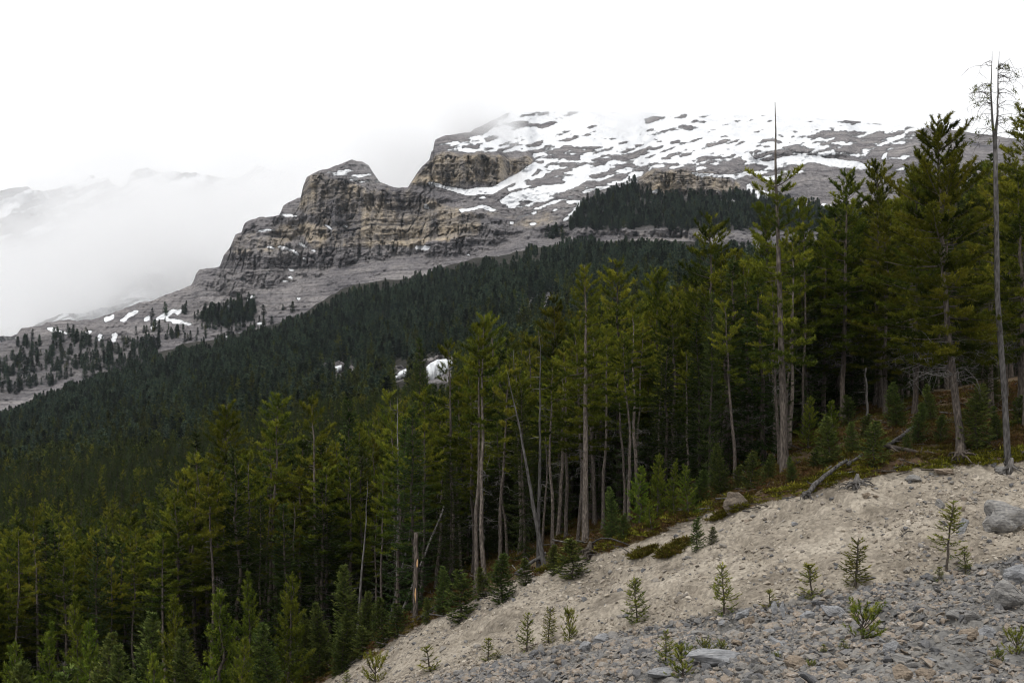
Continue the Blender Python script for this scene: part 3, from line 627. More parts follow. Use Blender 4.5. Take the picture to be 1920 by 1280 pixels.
            blades(cr, base, d, bl[0] * rng.uniform(0.7, 1.3, m * nbl), bl[1] * rng.uniform(.7, 1.3, m * nbl), np.clip(TT[I] + rng.uniform(-.1, .1, m * nbl), 0, 1), rng)
    if fork:
        pass
    return {'trunk': tr, 'branches': br, 'crown': cr, 'dead_branches': dd, 'H': H}

VAR = {}
def register(name, t, needle, bark='bark'):
    """one mesh for each part of a tree, shared by all its copies, and one joined mesh for the distant mass"""
    parts = {}
    mats = {'trunk': M[bark], 'branches': M['twig'], 'crown': M[needle], 'dead_branches': M['dead']}
    for k in ('trunk', 'branches', 'crown', 'dead_branches'):
        V, T, a = t[k].arrays()
        if len(V): parts[k] = mesh_np(name + '_' + k, V, T, [mats[k]], k == 'trunk', {'tint': a})
    VAR[name] = (parts, t['H'], t, needle, bark)
def rg(s): return np.random.default_rng(s)
TALL = [(15.5, .42, 1.75, .42), (14.5, .5, 1.6, .40), (16, .36, 1.9, .44), (15, .58, 1.5, .38), (13.5, .46, 1.7, .42), (16.5, .62, 1.55, .38), (14, .3, 1.6, .45)]
for i, (h, cb, w, stp) in enumerate(TALL):
    register('pine%d' % i, tree(rg(100 + i), h, cb, w * 1.08, stp, per=4, r0=.135, gap=.24, dead=14, tw=.17, nbl=34, bl=(.19, .040)), 'pine', 'bark' if i in (1, 3, 5) else 'barkdark')  # dark bark puts the forest shade into the trunk colour of these pines
for i, (h, w) in enumerate([(15, 1.75), (13, 1.6), (16.5, 1.7), (11, 1.55)]):
    register('spruce%d' % i, tree(rg(200 + i), h, .08, w * 1.1, .42, per=8, r0=.13, kind='spruce', tw=.15, nbl=20, bl=(.18, .045), prof=.85, lo=-24, hi=40, gap=.12, dead=4), 'spruce', 'barkdark')
for i, (h, w) in enumerate([(6.5, 1.25), (5, 1.05), (7.5, 1.2)]):
    register('young%d' % i, tree(rg(300 + i), h, .05, w, .30, per=6, r0=.07, kind='pine', tw=.15, nbl=20, bl=(.15, .038), prof=.85, lo=8, hi=62, gap=.05), 'young')
for i, (h, w) in enumerate([(4.2, 1.0), (3.2, .95), (5.4, 1.15)]):
    register('youngspruce%d' % i, tree(rg(330 + i), h, .03, w, .20, per=8, r0=.05, kind='spruce', tw=.12, nbl=16, bl=(.17, .055), prof=.85, lo=-8, hi=45, gap=.05), 'youngspruce', 'barkdark')
for i, (h, w, g, cb) in enumerate([(1.5, .50, .15, .06), (1.5, .40, .38, .1), (1.1, .42, .2, .05), (2.0, .44, .34, .28), (1.4, .46, .25, .05), (1.3, .36, .42, .12), (1.0, .40, .3, .04), (.9, .36, .45, .08)]):
    register('sapling%d' % i, tree(rg(360 + i), h, cb, w, .11, per=5, r0=.022, kind='spruce', tw=.05, nbl=13, bl=(.08, .026), prof=.9, lo=-2, hi=40, gap=g, wob=.014), 'sapling', 'twig')
for i, (h, w) in enumerate([(.9, .42), (.6, .40), (.8, .36), (.5, .44)]):
    register('pinelet%d' % i, tree(rg(380 + i), h, .06, w, .12, per=5, r0=.016, kind='pine', tw=.08, nbl=18, bl=(.085, .020), prof=.6, lo=15, hi=65, gap=.15, wob=.01), 'sapling', 'twig')
# trees of the photograph with a build of their own
register('spirepine', tree(rg(404), 16.0, .30, 1.2, .40, per=5, r0=.17, gap=.28, dead=10, spire=.80, lean=(-.022, 0), wob=.03, tw=.16, nbl=32, bl=(.18, .042), shape=lambda t: .5 + .5 * abs(math.sin(t * 9 + 1.0)) * (1 - .2 * t)), 'pine')
register('broadpine', tree(rg(402), 15.0, .30, 2.9, .38, per=7, r0=.18, gap=.14, dead=46, lean=(-.05, 0), tw=.17, nbl=32, bl=(.19, .042), prof=.5, lo=-24), 'pine')
for i, (h, w, cb) in enumerate([(15, 2.3, .24), (14, 2.1, .30), (16, 2.2, .2)]):
    register('full%d' % i, tree(rg(410 + i), h, cb, w, .40, per=6, r0=.16, gap=.16, dead=30, tw=.17, nbl=32, bl=(.19, .042), prof=.5, lo=-24, hi=34), 'pine', 'barkdark')  # trunk shade inside the full crowns is put into the bark colour
register('tallbare', tree(rg(403), 16.5, .46, 1.9, .44, per=5, r0=.19, gap=.2, dead=10, wob=.03, tw=.17, nbl=32, bl=(.19, .042)), 'pine')
# far trees, cheap
for i, (h, w) in enumerate([(11, 1.5), (13, 1.55), (9, 1.35), (12, 1.3), (10, 1.7)]):
    register('far%d' % i, tree(rg(500 + i), h, .04, w * 1.12, .6, per=7, r0=.11, kind='spruce', tw=.36, nbl=7, bl=(.6, .34), prof=.8, lo=-24, hi=40, gap=.12, side=4), 'farneedle', 'barkdark')

for i, (h, w) in enumerate([(11, 1.6), (12.5, 1.5), (10, 1.6)]):
    register('farpine%d' % i, tree(rg(520 + i), h, .12, w * 1.15, .7, per=5, r0=.11, kind='pine', tw=.36, nbl=8, bl=(.55, .22), prof=.6, gap=.15, side=4), 'farpine', 'barkdark')

def put_tree(var, name, loc, scale, rz, label, cat, group=None, tilt=(0, 0), wide=1.0):
    parts = VAR[var][0]
    e = bpy.data.objects.new(name, None); COL.objects.link(e); e.empty_display_size = .3
    e.location = loc; e.rotation_euler = (tilt[0], tilt[1], rz); e.scale = (scale * wide, scale * wide, scale)
    tag(e, label, cat, group)
    for k, me in parts.items():
        c = bpy.data.objects.new(k, me); COL.objects.link(c); c.parent = e
        if k != 'trunk': c['kind'] = 'stuff'
    return e
USED = []
def hero(var, name, px, D, ptop, label, cat='tree', group=None, wide=1.0, rz=None, pbase=None, tilt=(0, 0)):
    if pbase is not None: D = ray_ground(px, pbase)
    X = px2x(px, D); z = float(gz(X, D)); H = py2z(ptop, D) - z
    USED.append((X, D))
    return put_tree(var, name, (X, D, z - .05), H / VAR[var][1], random.uniform(0, 6.28) if rz is None else rz, label, cat, group, tilt, wide)

# ---- the trees one can point to
hero('spirepine', 'pine_tree', 1471, 0, 188, 'tall pine with a long bare dead spire above a few sparse tufts of needles', pbase=888, rz=0)
hero('broadpine', 'pine_tree', 1803, 0, 222, 'broad pine with tiers of drooping dead twigs above a thick red-brown trunk', pbase=850, rz=0)
hero('tallbare', 'pine_tree', 1098, 0, 492, 'pine with a long pale bare trunk beside the root wad on the gravel edge', pbase=1018)
hero('pine5', 'pine_tree', 893, 0, 602, 'straight pale-trunked pine just behind the small spruces on the gravel rim', pbase=1108)
hero('pine3', 'pine_tree', 908, 0, 588, 'dark-trunked pine leaning slightly beside a paler straight one', pbase=1098, tilt=(0, .03))
hero('pine1', 'pine_tree', 848, 73, 640, 'pine with a double-looking trunk and high tufted crown behind the leaning dead poles')
hero('pine5', 'pine_tree', 520, 84, 735, 'pine with a tall pale orange trunk and a small crown above young trees')
hero('pine3', 'pine_tree', 501, 85, 800, 'grey-trunked pine close against a taller pale orange-trunked one')
hero('pine1', 'pine_tree', 592, 82, 745, 'pine with a clean grey trunk standing alone over a dark gap in the forest')
hero('full2', 'pine_tree', 430, 96, 755, 'full-crowned dense pine rising above its neighbours beside a dark spruce')
hero('spruce2', 'spruce_tree', 366, 100, 815, 'very dark slim spruce beside a full-crowned pine')
hero('spruce0', 'spruce_tree', 650, 92, 745, 'narrow pointed spruce between thin pines above the slope of young trees')
hero('spruce2', 'spruce_tree', 787, 92, 636, 'tall slim spruce whose tip crosses the frozen waterfall behind', wide=.8)
hero('spruce0', 'spruce_tree', 1330, 0, 545, 'pale green drooping spruce with a bare lower stem above the mossy rim', pbase=915, wide=.75)
hero('full1', 'pine_tree', 1338, 74, 405, 'high golden-tipped pine standing just behind a pale drooping spruce')
hero('full1', 'pine_tree', 1160, 78, 494, 'bushy yellow-green pine next to a pine with a long bare trunk')
hero('full0', 'pine_tree', 1228, 80, 506, 'bushy rounded pine top between two other golden-green crowns')
hero('full1', 'pine_tree', 1580, 80, 322, 'pine with a round tufted head rising against the grey scree')
hero('full0', 'pine_tree', 1652, 82, 300, 'ragged pine whose tip stands before snow patches beside a round-headed pine')
hero('full2', 'pine_tree', 1915, 66, 210, 'pine crowding a forked grey snag at the forest end', wide=1.2)
hero('full1', 'pine_tree', 1925, 60, 330, 'thick brown-trunked pine standing beyond a forked grey snag', wide=1.2)
hero('full0', 'pine_tree', 1858, 70, 330, 'dense pine packed behind the broad pine and the forked snag', wide=1.15)
hero('full2', 'pine_tree', 1885, 76, 300, 'dense pine whose head shows through the forked snag twigs', wide=1.15)
hero('full0', 'pine_tree', 1715, 72, 330, 'full pine filling the side of the broad pine crown', wide=1.15)
hero('full2', 'pine_tree', 1660, 78, 400, 'full shaded pine below a ragged tip before snow patches', wide=1.15)
hero('full1', 'pine_tree', 1545, 82, 440, 'full shaded pine between the spire-topped and the round-headed pines', wide=1.1)
hero('pine1', 'pine_tree', 930, 88, 590, 'tufted pine top overlooking a rocky clearing on the wooded hillside')
hero('pine3', 'pine_tree', 740, 80, 732, 'thin grey-trunked pine with a half-dead top near broken poles')
hero('full1', 'pine_tree', 240, 105, 960, 'loose-crowned pine over the low forest of the valley')
hero('pine4', 'pine_tree', 62, 115, 948, 'pine with a bright isolated tip over the low valley forest')
hero('pine3', 'pine_tree', 165, 98, 992, 'flat-topped pine with a bare leaning trunk in the low valley forest', tilt=(0, .08))
hero('pine1', 'pine_tree', 303, 102, 1002, 'small round-topped pine beside a loose-crowned one in the valley')
hero('full1', 'pine_tree', 1050, 82, 560, 'shaded pine filling the gap beside the long bare-trunked pine')
hero('spruce1', 'spruce_tree', 1690, 84, 470, 'dark spruce under the canopy behind the broad pine')
hero('spruce3', 'spruce_tree', 1840, 68, 590, 'low dense spruce skirting the foot of the broad pine')
hero('pine5', 'pine_tree', 1505, 78, 372, 'thin pine behind the tall pine with the dead spire', wide=.8)
hero('full0', 'pine_tree', 1435, 84, 410, 'shaded pine whose crown sits behind the spire-topped trunk')
hero('pine1', 'pine_tree', 1000, 84, 628, 'half-shaded pine behind two grey leaning snags')
# ---- young trees along the rim and at the foot of the forest
Y = [('young0', 330, 66, 1118), ('young2', 470, 68, 1075), ('young0', 540, 68, 1075), ('young1', 410, 70, 1105), ('youngspruce2', 200, 66, 1190), ('young1', 385, 58, 1232), ('young1', 300, 57, 1218), ('youngspruce1', 120, 62, 1250),
     ('youngspruce2', 270, 72, 1150), ('young2', 85, 72, 1170), ('young0', 20, 66, 1205), ('youngspruce2', 600, 70, 1130), ('youngspruce2', 655, 72, 1060), ('youngspruce0', 690, 70, 1110), ('youngspruce0', 640, 68, 1150), ('youngspruce2', 565, 72, 1150), ('young2', 150, 76, 1120), ('youngspruce2', 235, 60, 1210), ('young1', 455, 62, 1190), ('youngspruce0', 505, 64, 1170), ('youngspruce0', 20, 58, 1245), ('young0', 170, 70, 1165), ('youngspruce2', 355, 62, 1180)]
for v, px, D, pt in Y:
    sp = 'spruce' in v
    hero(v, 'young_spruce' if sp else 'young_pine', px, D, pt, '%s in the thicket at the forest foot, base hidden' % ('dark feathery young spruce' if sp else 'bright green bushy young pine'), 'young tree', 'young spruces at the forest foot' if sp else 'young pines at the forest foot')
RIM = [('youngspruce1', 865, 1163, 1068, 'small dense spruce on the gravel rim below the straight pale-trunked pine', 1.3), ('youngspruce0', 942, 1128, 1038, 'broad small spruce on the rim where the grey log points', 1.5), ('youngspruce1', 1072, 1082, 1008, 'squat dark spruce on the rim touching the root wad', 1.6), ('youngspruce2', 1147, 1012, 912, 'neat pale conical spruce just above the root wad on the rim', 1.0),
       ('young1', 1200, 985, 872, 'dark young pine at the start of the thicket on the rim', 1.3), ('young0', 1232, 978, 850, 'taller young pine within the thicket on the rim', 1.2), ('young2', 1262, 972, 860, 'slim young pine within the thicket on the rim', 1.1), ('young1', 1292, 964, 868, 'bright young pine in front of the thicket on the rim', 1.2), ('young1', 1222, 990, 935, 'lowest bushy yellow-green pine at the feet of the thicket', 1.3), ('youngspruce1', 1410, 925, 845, 'thin small spruce beside the brown boulder on the mossy rim', 1.0),
       ('young0', 1515, 842, 742, 'pointed bushy pine right of the spire-topped trunk, one of a pair', 1.3), ('young1', 1553, 838, 748, 'bushy pine sharing the mossy rise with a pointed twin', 1.3), ('youngspruce0', 1558, 875, 780, 'broad small spruce standing before the pair of bushy pines', 1.3), ('youngspruce1', 1640, 870, 788, 'dark small spruce between the two crossing logs', 1.3), ('youngspruce0', 1720, 830, 755, 'feathery small spruce left of the broad pine trunk', 1.2), ('youngspruce0', 1832, 850, 720, 'wide-skirted spruce tucked behind the broad pine trunk', 1.3), ('youngspruce1', 1590, 800, 740, 'shaded small spruce at the forest edge over the red-brown heath', 1.2), ('young1', 1730, 735, 690, 'tiny bright pine on the rise inside the forest', 1.2)]
_r = rg(88)
for v, px, pb, hpx in [('youngspruce0', 1485, 905, 50), ('youngspruce1', 1530, 880, 44), ('youngspruce0', 1600, 850, 60), ('youngspruce1', 1625, 825, 50), ('youngspruce2', 1680, 800, 85), ('youngspruce1', 1700, 850, 40), ('youngspruce0', 1745, 790, 70), ('youngspruce1', 1765, 830, 55), ('youngspruce2', 1860, 760, 95), ('youngspruce0', 1870, 830, 70), ('youngspruce1', 1910, 800, 60), ('youngspruce0', 1440, 905, 55), ('youngspruce1', 1385, 920, 50), ('youngspruce2', 1350, 930, 100), ('youngspruce0', 1310, 950, 70), ('youngspruce1', 1170, 1010, 50), ('youngspruce0', 1040, 1075, 55), ('youngspruce1', 985, 1095, 50), ('youngspruce0', 905, 1122, 60), ('youngspruce2', 830, 1150, 90), ('youngspruce0', 720, 1210, 90), ('youngspruce1', 680, 1232, 60), ('youngspruce0', 640, 1255, 90), ('youngspruce1', 745, 1190, 60), ('youngspruce0', 800, 1168, 50)]:
    hero(v, 'young_spruce', px, 0, pb - hpx, 'small shaded young spruce growing in the heath along the rim', 'young tree', 'small spruces in the heath along the rim', float(_r.uniform(1, 1.5)), pbase=pb)
for v, px, pb, pt, lab, wd in RIM: hero(v, 'young_spruce' if 'spruce' in v else 'young_pine', px, 0, pt, lab, 'young tree', None, wd, pbase=pb)
SAP = [('sapling0', 1195, 1166, 1080, 'even conical sapling alone on the middle of the gravel bank'), ('sapling0', 1357, 1150, 1055, 'largest full conical sapling beside the tilted grey slab'), ('sapling1', 1603, 1102, 1005, 'thin open sapling with a bare stem on the upper gravel'), ('sapling2', 1523, 1120, 1055, 'small yellowish sapling above the slate blocks'), ('sapling3', 1774, 1070, 938, 'tallest sapling with a long bare stem below the big boulder'), ('sapling1', 1810, 1076, 1020, 'thin sapling close to the tallest bare-stemmed one'),
       ('sapling1', 1028, 1205, 1135, 'pale sapling in the middle of a row of three'), ('sapling1', 988, 1222, 1145, 'dark sapling first of a row of three on the lower bank'), ('pinelet0', 1068, 1202, 1148, 'tufted pine sapling ending a row of three'), ('sapling2', 914, 1238, 1195, 'short green sapling low on the bank beside a dwarf'), ('sapling2', 932, 1236, 1214, 'dwarf sapling at the side of a short green one'), ('sapling0', 1247, 1248, 1178, 'dark green sapling spreading over a flat slab'), ('pinelet0', 1280, 1270, 1215, 'tufted pine sapling with a brown tip in front of a flat slab'), ('pinelet1', 1617, 1200, 1148, 'yellow-green bushy pine seedling on the grey rubble'),
       ('sapling2', 808, 1258, 1208, 'spindly sapling low where the bank narrows'), ('pinelet1', 703, 1280, 1240, 'yellowish seedling at the lowest tip of the bank'), ('pinelet1', 1320, 1226, 1200, 'small yellow pine seedling above the flat slab'), ('sapling2', 1445, 1140, 1102, 'faint thin seedling beside upright slate blocks'), ('pinelet1', 1350, 1224, 1203, 'seedling next to a yellow one above the flat slab'), ('pinelet1', 1905, 1226, 1190, 'dark bushy seedling below the cracked pale boulder'), ('pinelet1', 1868, 1242, 1218, 'bright green dot of a seedling on grey rubble'), ('sapling2', 1760, 1088, 1060, 'tiny sapling at the foot of the tallest one'), ('pinelet1', 1454, 1238, 1222, 'tiny bright seedling between pale stones'), ('pinelet1', 1520, 1256, 1240, 'tiny low seedling among the rubble near orange rocks'), ('sapling2', 1545, 1230, 1205, 'small yellowish seedling by itself in grey rubble'), ('sapling2', 1580, 1222, 1195, 'thin small seedling left of the bushy yellow-green one'),
       ('youngspruce1', 1308, 1030, 968, 'shrubby dark spruce on the bank beside a cushion of moss'), ('youngspruce1', 1335, 1020, 985, 'low spruce shrub joined to a larger one beside the moss cushion'), ('sapling2', 650, 1280, 1255, 'small sapling where the gravel meets the young forest')]
for k_, (v, px, pb, pt, lab) in enumerate(SAP):
    v = {'sapling0': ('sapling0', 'sapling4'), 'sapling1': ('sapling1', 'sapling5'), 'sapling2': ('sapling2', 'sapling6', 'sapling7'), 'pinelet0': ('pinelet0', 'pinelet2'), 'pinelet1': ('pinelet1', 'pinelet3')}.get(v, (v,)); v = v[k_ % len(v)]
    hero(v, 'sapling', px, 0, pt, lab, 'sapling', None, random.uniform(.85, 1.25), pbase=min(pb, 1279), tilt=(random.gauss(0, .06), random.gauss(0, .07)))

# ---- the rest of the stand: each tree its own object as far as 300, the mass behind as one
ENV = pl([(-300, 985), (0, 965), (60, 955), (150, 990), (300, 965), (365, 830), (430, 775), (525, 760), (650, 765), (738, 745), (742, 740), (770, 735), (780, 690), (792, 690), (797, 735), (850, 735), (856, 670), (930, 620), (1000, 650), (1050, 560), (1100, 515), (1230, 530), (1335, 430), (1440, 430), (1500, 400), (1580, 350), (1650, 330), (1745, 250), (1900, 250), (2400, 250)])
def scatter(n, d0, d1, seed, px0=-160, px1=2080):
    r = rg(seed); D = np.sqrt(r.uniform(d0 ** 2, d1 ** 2, n)); px = r.uniform(px0, px1, n); return px, D, r
pts = []
px, D, r = scatter(18500, 56, 150, 901, -330, 2350)
grid = {}
for x0, y0 in USED: grid.setdefault((int(x0 // 2), int(y0 // 2)), []).append((x0, y0))
for p, d in zip(px, D):
    X = px2x(p, d); z = float(gz(X, d)); py = H0 - z / d * FPX
    rim = EDGE(p) - py                               # pixels above the rim
    if p < 650 and d < 78: continue
    if rim < (24 if p < 1380 else 60): continue
    if 1480 < p and rim < 105 + (p - 1480) * .12: continue
    if p > 1560 and py > 735 and d < 84: continue
    near = (1.75 if d < 76 else 1.3) if d < 95 else 1.4
    k = (int(X // 2), int(d // 2)); ok = True
    for i in (-1, 0, 1):
        for j in (-1, 0, 1):
            for q in grid.get((k[0] + i, k[1] + j), []):
                if (q[0] - X) ** 2 + (q[1] - d) ** 2 < near ** 2: ok = False
    if not ok: continue
    lim = (py - (ENV(p) + r.uniform(30, 190) * (1.0 if p > 350 else .35) * (.7 if p > 1400 else 1))) / FPX * d
    h = min(r.uniform(11, 16.5) + 3 * sstep(1450, 1700, p), lim)
    if h < 7: continue
    grid.setdefault(k, []).append((X, d)); pts.append((X, d, z, h, r.random()))
pts.sort(key=lambda q: q[1])
INV = [q for q in pts if -40 < CX + q[0] / q[1] * FPX < 1980]; IND = INV[:290]; REST = INV[290:] + [q for q in pts if not -40 < CX + q[0] / q[1] * FPX < 1980]
for X, d, z, h, u in IND:
    if u < .60:
        v = ('pine%d' % int(u / .60 * 7 % 7)) if d > 84 else 'pine%d' % (5, 3, 1, 0)[int(u / .6 * 4 % 4)]
        put_tree(v, 'pine_tree', (X, d, z - .1), h / VAR[v][1], random.uniform(0, 6.28), 'slender pine inside the dark dense stand, partly hidden by other trees', 'tree', 'pines filling the dense stand', (random.gauss(0, .035), random.gauss(0, .035)), random.uniform(.85, 1.3))
    elif u < .94:
        v = 'spruce%d' % int((u - .6) / .34 * 4 % 4)
        put_tree(v, 'spruce_tree', (X, d, z - .1), h / VAR[v][1], random.uniform(0, 6.28), 'dark spruce inside the dense stand, partly hidden by other trees', 'tree', 'spruces filling the dense stand', (random.gauss(0, .02), random.gauss(0, .02)), random.uniform(.9, 1.3))
    else: IND_SNAG = (X, d, z, h)
print('stand', len(IND), len(REST))

# ------------------------------------------------------------------ masses (stuff): instancing on points
def joined(name, keys):
    out = []
    for v in keys:
        t, needle, bark = VAR[v][2:5]
        V, T, A, I = [], [], [], []; n = 0
        for k, mi in (('trunk', 0), ('branches', 1), ('crown', 2)):
            a, b, c = t[k].arrays()
            if not len(a): continue
            V.append(a); T.append(b + n); A.append(c); I.append(np.full(len(b), mi)); n += len(a)
        out.append(mesh_np(name + v, np.vstack(V), np.vstack(T), [M[bark], M['twig'], M[needle]], False, {'tint': np.concatenate(A)}, np.concatenate(I)))
    return out
def mass(name, meshes, P, idx, rot, scl, mat=None):
    me = bpy.data.meshes.new(name); me.vertices.add(len(P)); me.vertices.foreach_set('co', np.ascontiguousarray(P, np.float32).ravel())
    a = me.attributes.new('pick', 'INT', 'POINT'); a.data.foreach_set('value', np.ascontiguousarray(idx, np.int32))
    for n_, arr in (('rot', rot), ('scl', scl)):
        a = me.attributes.new(n_, 'FLOAT_VECTOR', 'POINT'); a.data.foreach_set('vector', np.ascontiguousarray(arr, np.float32).ravel())
    o = obj(name, me)
    coll = bpy.data.collections.new(name + '_kinds')
    for i, m in enumerate(meshes):
        p = bpy.data.objects.new('%s_kind_%02d' % (name, i), m); coll.objects.link(p)
    g = bpy.data.node_groups.new(name + '_scatter', 'GeometryNodeTree')
    g.interface.new_socket('Geometry', in_out='INPUT', socket_type='NodeSocketGeometry'); g.interface.new_socket('Geometry', in_out='OUTPUT', socket_type='NodeSocketGeometry')
    n = g.nodes; gi = n.new('NodeGroupInput'); go = n.new('NodeGroupOutput')
    ci = n.new('GeometryNodeCollectionInfo'); ci.inputs['Collection'].default_value = coll; ci.inputs['Separate Children'].default_value = True; ci.inputs['Reset Children'].default_value = True
    ip = n.new('GeometryNodeInstanceOnPoints'); ip.inputs['Pick Instance'].default_value = True
    def att(nm, ty):
        q = n.new('GeometryNodeInputNamedAttribute'); q.data_type = ty; q.inputs['Name'].default_value = nm; return q.outputs['Attribute']
    er = n.new('FunctionNodeEulerToRotation')
    L = g.links
    L.new(gi.outputs[0], ip.inputs['Points']); L.new(ci.outputs[0], ip.inputs['Instance']); L.new(att('pick', 'INT'), ip.inputs['Instance Index'])
    L.new(att('rot', 'FLOAT_VECTOR'), er.inputs[0]); L.new(er.outputs[0], ip.inputs['Rotation']); L.new(att('scl', 'FLOAT_VECTOR'), ip.inputs['Scale']); L.new(ip.outputs[0], go.inputs[0])
    md = o.modifiers.new('scatter', 'NODES'); md.node_group = g
    return o
# dense wood behind the stand, 100 to 330 m
P, I, S_ = [], [], []
keys = ['pine0', 'pine2', 'pine4', 'pine6', 'spruce0', 'spruce1', 'spruce2', 'spruce3']
for X, d, z, h, u in REST: i = int(u * 7.99); P.append((X, d, z - .1)); I.append(i); S_.append(h / VAR[keys[i]][1])
px, D, r = scatter(10500, 150, 480, 911, -300, 2250)
X = px2x(px, D); Z = np.where(D > 197, hill_z(px, np.maximum(D, 196)), gz(X, D)); h = r.uniform(10, 15, len(px)); pt = H0 - (Z + h) / D * FPX
icegap = lambda a, b, t: ((a > 796) & (a < 852) & (t < 716)) | ((a > 738) & (a < 768) & (t < 718)) | ((a > 606) & (a < 646) & (t < 700) & (np.sin(a * 91.7) > -.3)) | ((a > 646) & (a < 690) & (t < 700) & (np.sin(a * 57.3) > .5))
keep = (pt < ENV(px) + 120) | (px < 420)
keep &= ~icegap(px, D, pt)
keep &= pt > ENV(px) - 20 - 300 * (px < 420)
for x, d, z, hh, u in zip(X[keep], D[keep], Z[keep], h[keep], r.random(keep.sum())):
    i = int(u * 7.99) if d < 230 or u * 7.77 % 1 < .35 else 4 + int(u * 53 % 1 * 3.99); P.append((x, d, z - .1)); I.append(i); S_.append(hh / VAR[keys[i]][1])
n_ = len(P); rr = rg(5)
o = mass('dense_wood', joined('wood_', keys), np.array(P), np.array(I), np.column_stack([rr.normal(0, .025, n_), rr.normal(0, .025, n_), rr.uniform(0, 6.28, n_)]), np.repeat(np.array(S_)[:, None], 3, 1))
tag(o, 'dense mixed conifer wood covering the valley behind the near stand', 'forest', kind='stuff'); print('wood', n_)
# hillside forest
px, D, r = scatter(32000, 430, 1350, 921, -250, 2150)
Dt = DTREE(px); keep = D < Dt - 4 + r.uniform(-40, 0, len(px)); px, D = px[keep], D[keep]
X = px2x(px, D); Z = hill_z(px, D); pb = H0 - Z / D * FPX; h = r.uniform(7.5, 14.5, len(px)) * (1 - .25 * sstep(900, 1300, D)); pt = H0 - (Z + h) / D * FPX
keep = (pt < ENV(px) + 90) & (fbm(px / 40, pb / 16, 931, 3) > .27) & ~(icegap(px, D, pt) & (pb > 676))
keep &= pt > TREE(px) - 5 + (fbm(px / 14, px * 0, 933, 3) - .5) * 26
for poly, w in BARE: keep &= ~(inpoly(px, pb + 2, poly) & (r.random(len(px)) < w))
for poly, w in BARE[3:]: keep &= ~(inpoly(px, pb, [(x, y + 40) for x, y in poly]) & (pt < max(q[1] for q in poly) - 22))
X, D, Z, h, px = X[keep], D[keep], Z[keep], h[keep], px[keep]
FP = [np.column_stack([X, D, Z - .3])]; FH = [h]; n_hill = len(h)
for poly, dens in WOOD:                                   # groves on the mountain itself
    q = np.array(poly); x0, y0 = q.min(0); x1, y1 = q.max(0); n0 = int((x1 - x0) * (y1 - y0) * dens * .055)
    gx = r.uniform(x0, x1, n0); gy = r.uniform(y0, y1, n0)
    wx = gx + (fbm(gx / 25, gy / 20, 941, 3) - .5) * 26; wy = gy + (fbm(gx / 25, gy / 20, 942, 3) - .5) * 20
    ok = inpoly(wx, wy, poly) & (gy < TREE(gx) + 8) & (gy > SKY(gx) + 10) & (fbm(gx / 22, gy / 10, 943, 3) > .56 - .5 * dens) & ~inpoly(gx, gy, CLIFF['D'])
    gx, gy = gx[ok], gy[ok]; d = mtn_point(gx, gy)
    FP.append(np.column_stack([px2x(gx, d), d, py2z(gy, d) - .4])); FH.append(r.uniform(5.5, 11.5, len(gx)))
FP = np.vstack(FP); FH = np.concatenate(FH); n_ = len(FP); fk = ['far%d' % i for i in range(5)] + ['farpine%d' % i for i in range(3)]
i = r.integers(0, 5, n_); i = np.where(r.random(n_) < .75 * (1 - sstep(430, 950, FP[:, 1])) + .05, 5 + r.integers(0, 3, n_), i); hh = np.array([VAR[k][1] for k in fk])[i]; s = FH / hh
o = mass('hillside_forest', joined('hill_', fk), FP, i, np.column_stack([np.zeros(n_), np.zeros(n_), r.uniform(0, 6.28, n_)]), np.column_stack([s * np.where(np.arange(n_) < n_hill, r.uniform(.8, 1.3, n_), r.uniform(1.1, 1.7, n_))] * 2 + [s]))
tag(o, 'dark spruce forest spread over the mountain slope up to the treeline', 'forest', kind='stuff'); print('hill', n_)

# ------------------------------------------------------------------ snags, poles, logs, roots
def snag_mesh(name, H, r0, seed, nbr=10, lean=(0, 0), cut=0.0, mat='dead', blen=.8, wob=.03):
    r = rg(seed); g = Geo(); path = trunk_path(H, r, wob, lean)
    zt = path[:, 2] / H; rad = r0 * (1 - zt * (1 - cut)) ** .9 + .008; rad[0] *= 1.3
    tube(g, np.vstack([[path[0] - [0, 0, .5]], path]), np.concatenate([[rad[0] * 1.2], rad]), 8, rough=.08, rng=r)
    b = Geo()
    for _ in range(nbr):
        z = r.uniform(.25, .97) * H; az = r.uniform(0, 6.28); L = r.uniform(.25, 1) * blen; p0 = at_path(path, np.array([z]))[0]; s = np.linspace(0, 1, 5)
        P = np.column_stack([p0[0] + math.cos(az) * s * L, p0[1] + math.sin(az) * s * L, p0[2] + .15 * L * s - r.uniform(-.1, .6) * L * s ** 2]); P[1:] += r.normal(0, .03 * L, (4, 3))
        tube(b, P, .016 * (1.15 - s), 3, cap=False)
    return g, b
def put_snag(name, px, D, H, r0, seed, label, lean=(0, 0), tilt=(0, 0), pbase=None, ptop=None, **kw):
    if pbase is not None: D = ray_ground(px, pbase)
    X = px2x(px, D); z = float(gz(X, D))
    if ptop is not None: H = py2z(ptop, D) - z
    g, b = snag_mesh(name, H, r0, seed, lean=lean, **kw)
    e = bpy.data.objects.new(name, None); COL.objects.link(e); e.location = (X, D, z); e.rotation_euler = (tilt[0], tilt[1], 0); tag(e, label, 'dead tree')
    V, T, _ = g.arrays(); obj('trunk', mesh_np('snag_trunk', V, T, [M[kw.get('mat', 'dead')]], True), e)
    V, T, _ = b.arrays()
    if len(V): obj('branches', mesh_np('snag_branches', V, T, [M['dead']]), e)['kind'] = 'stuff'
    return e, D
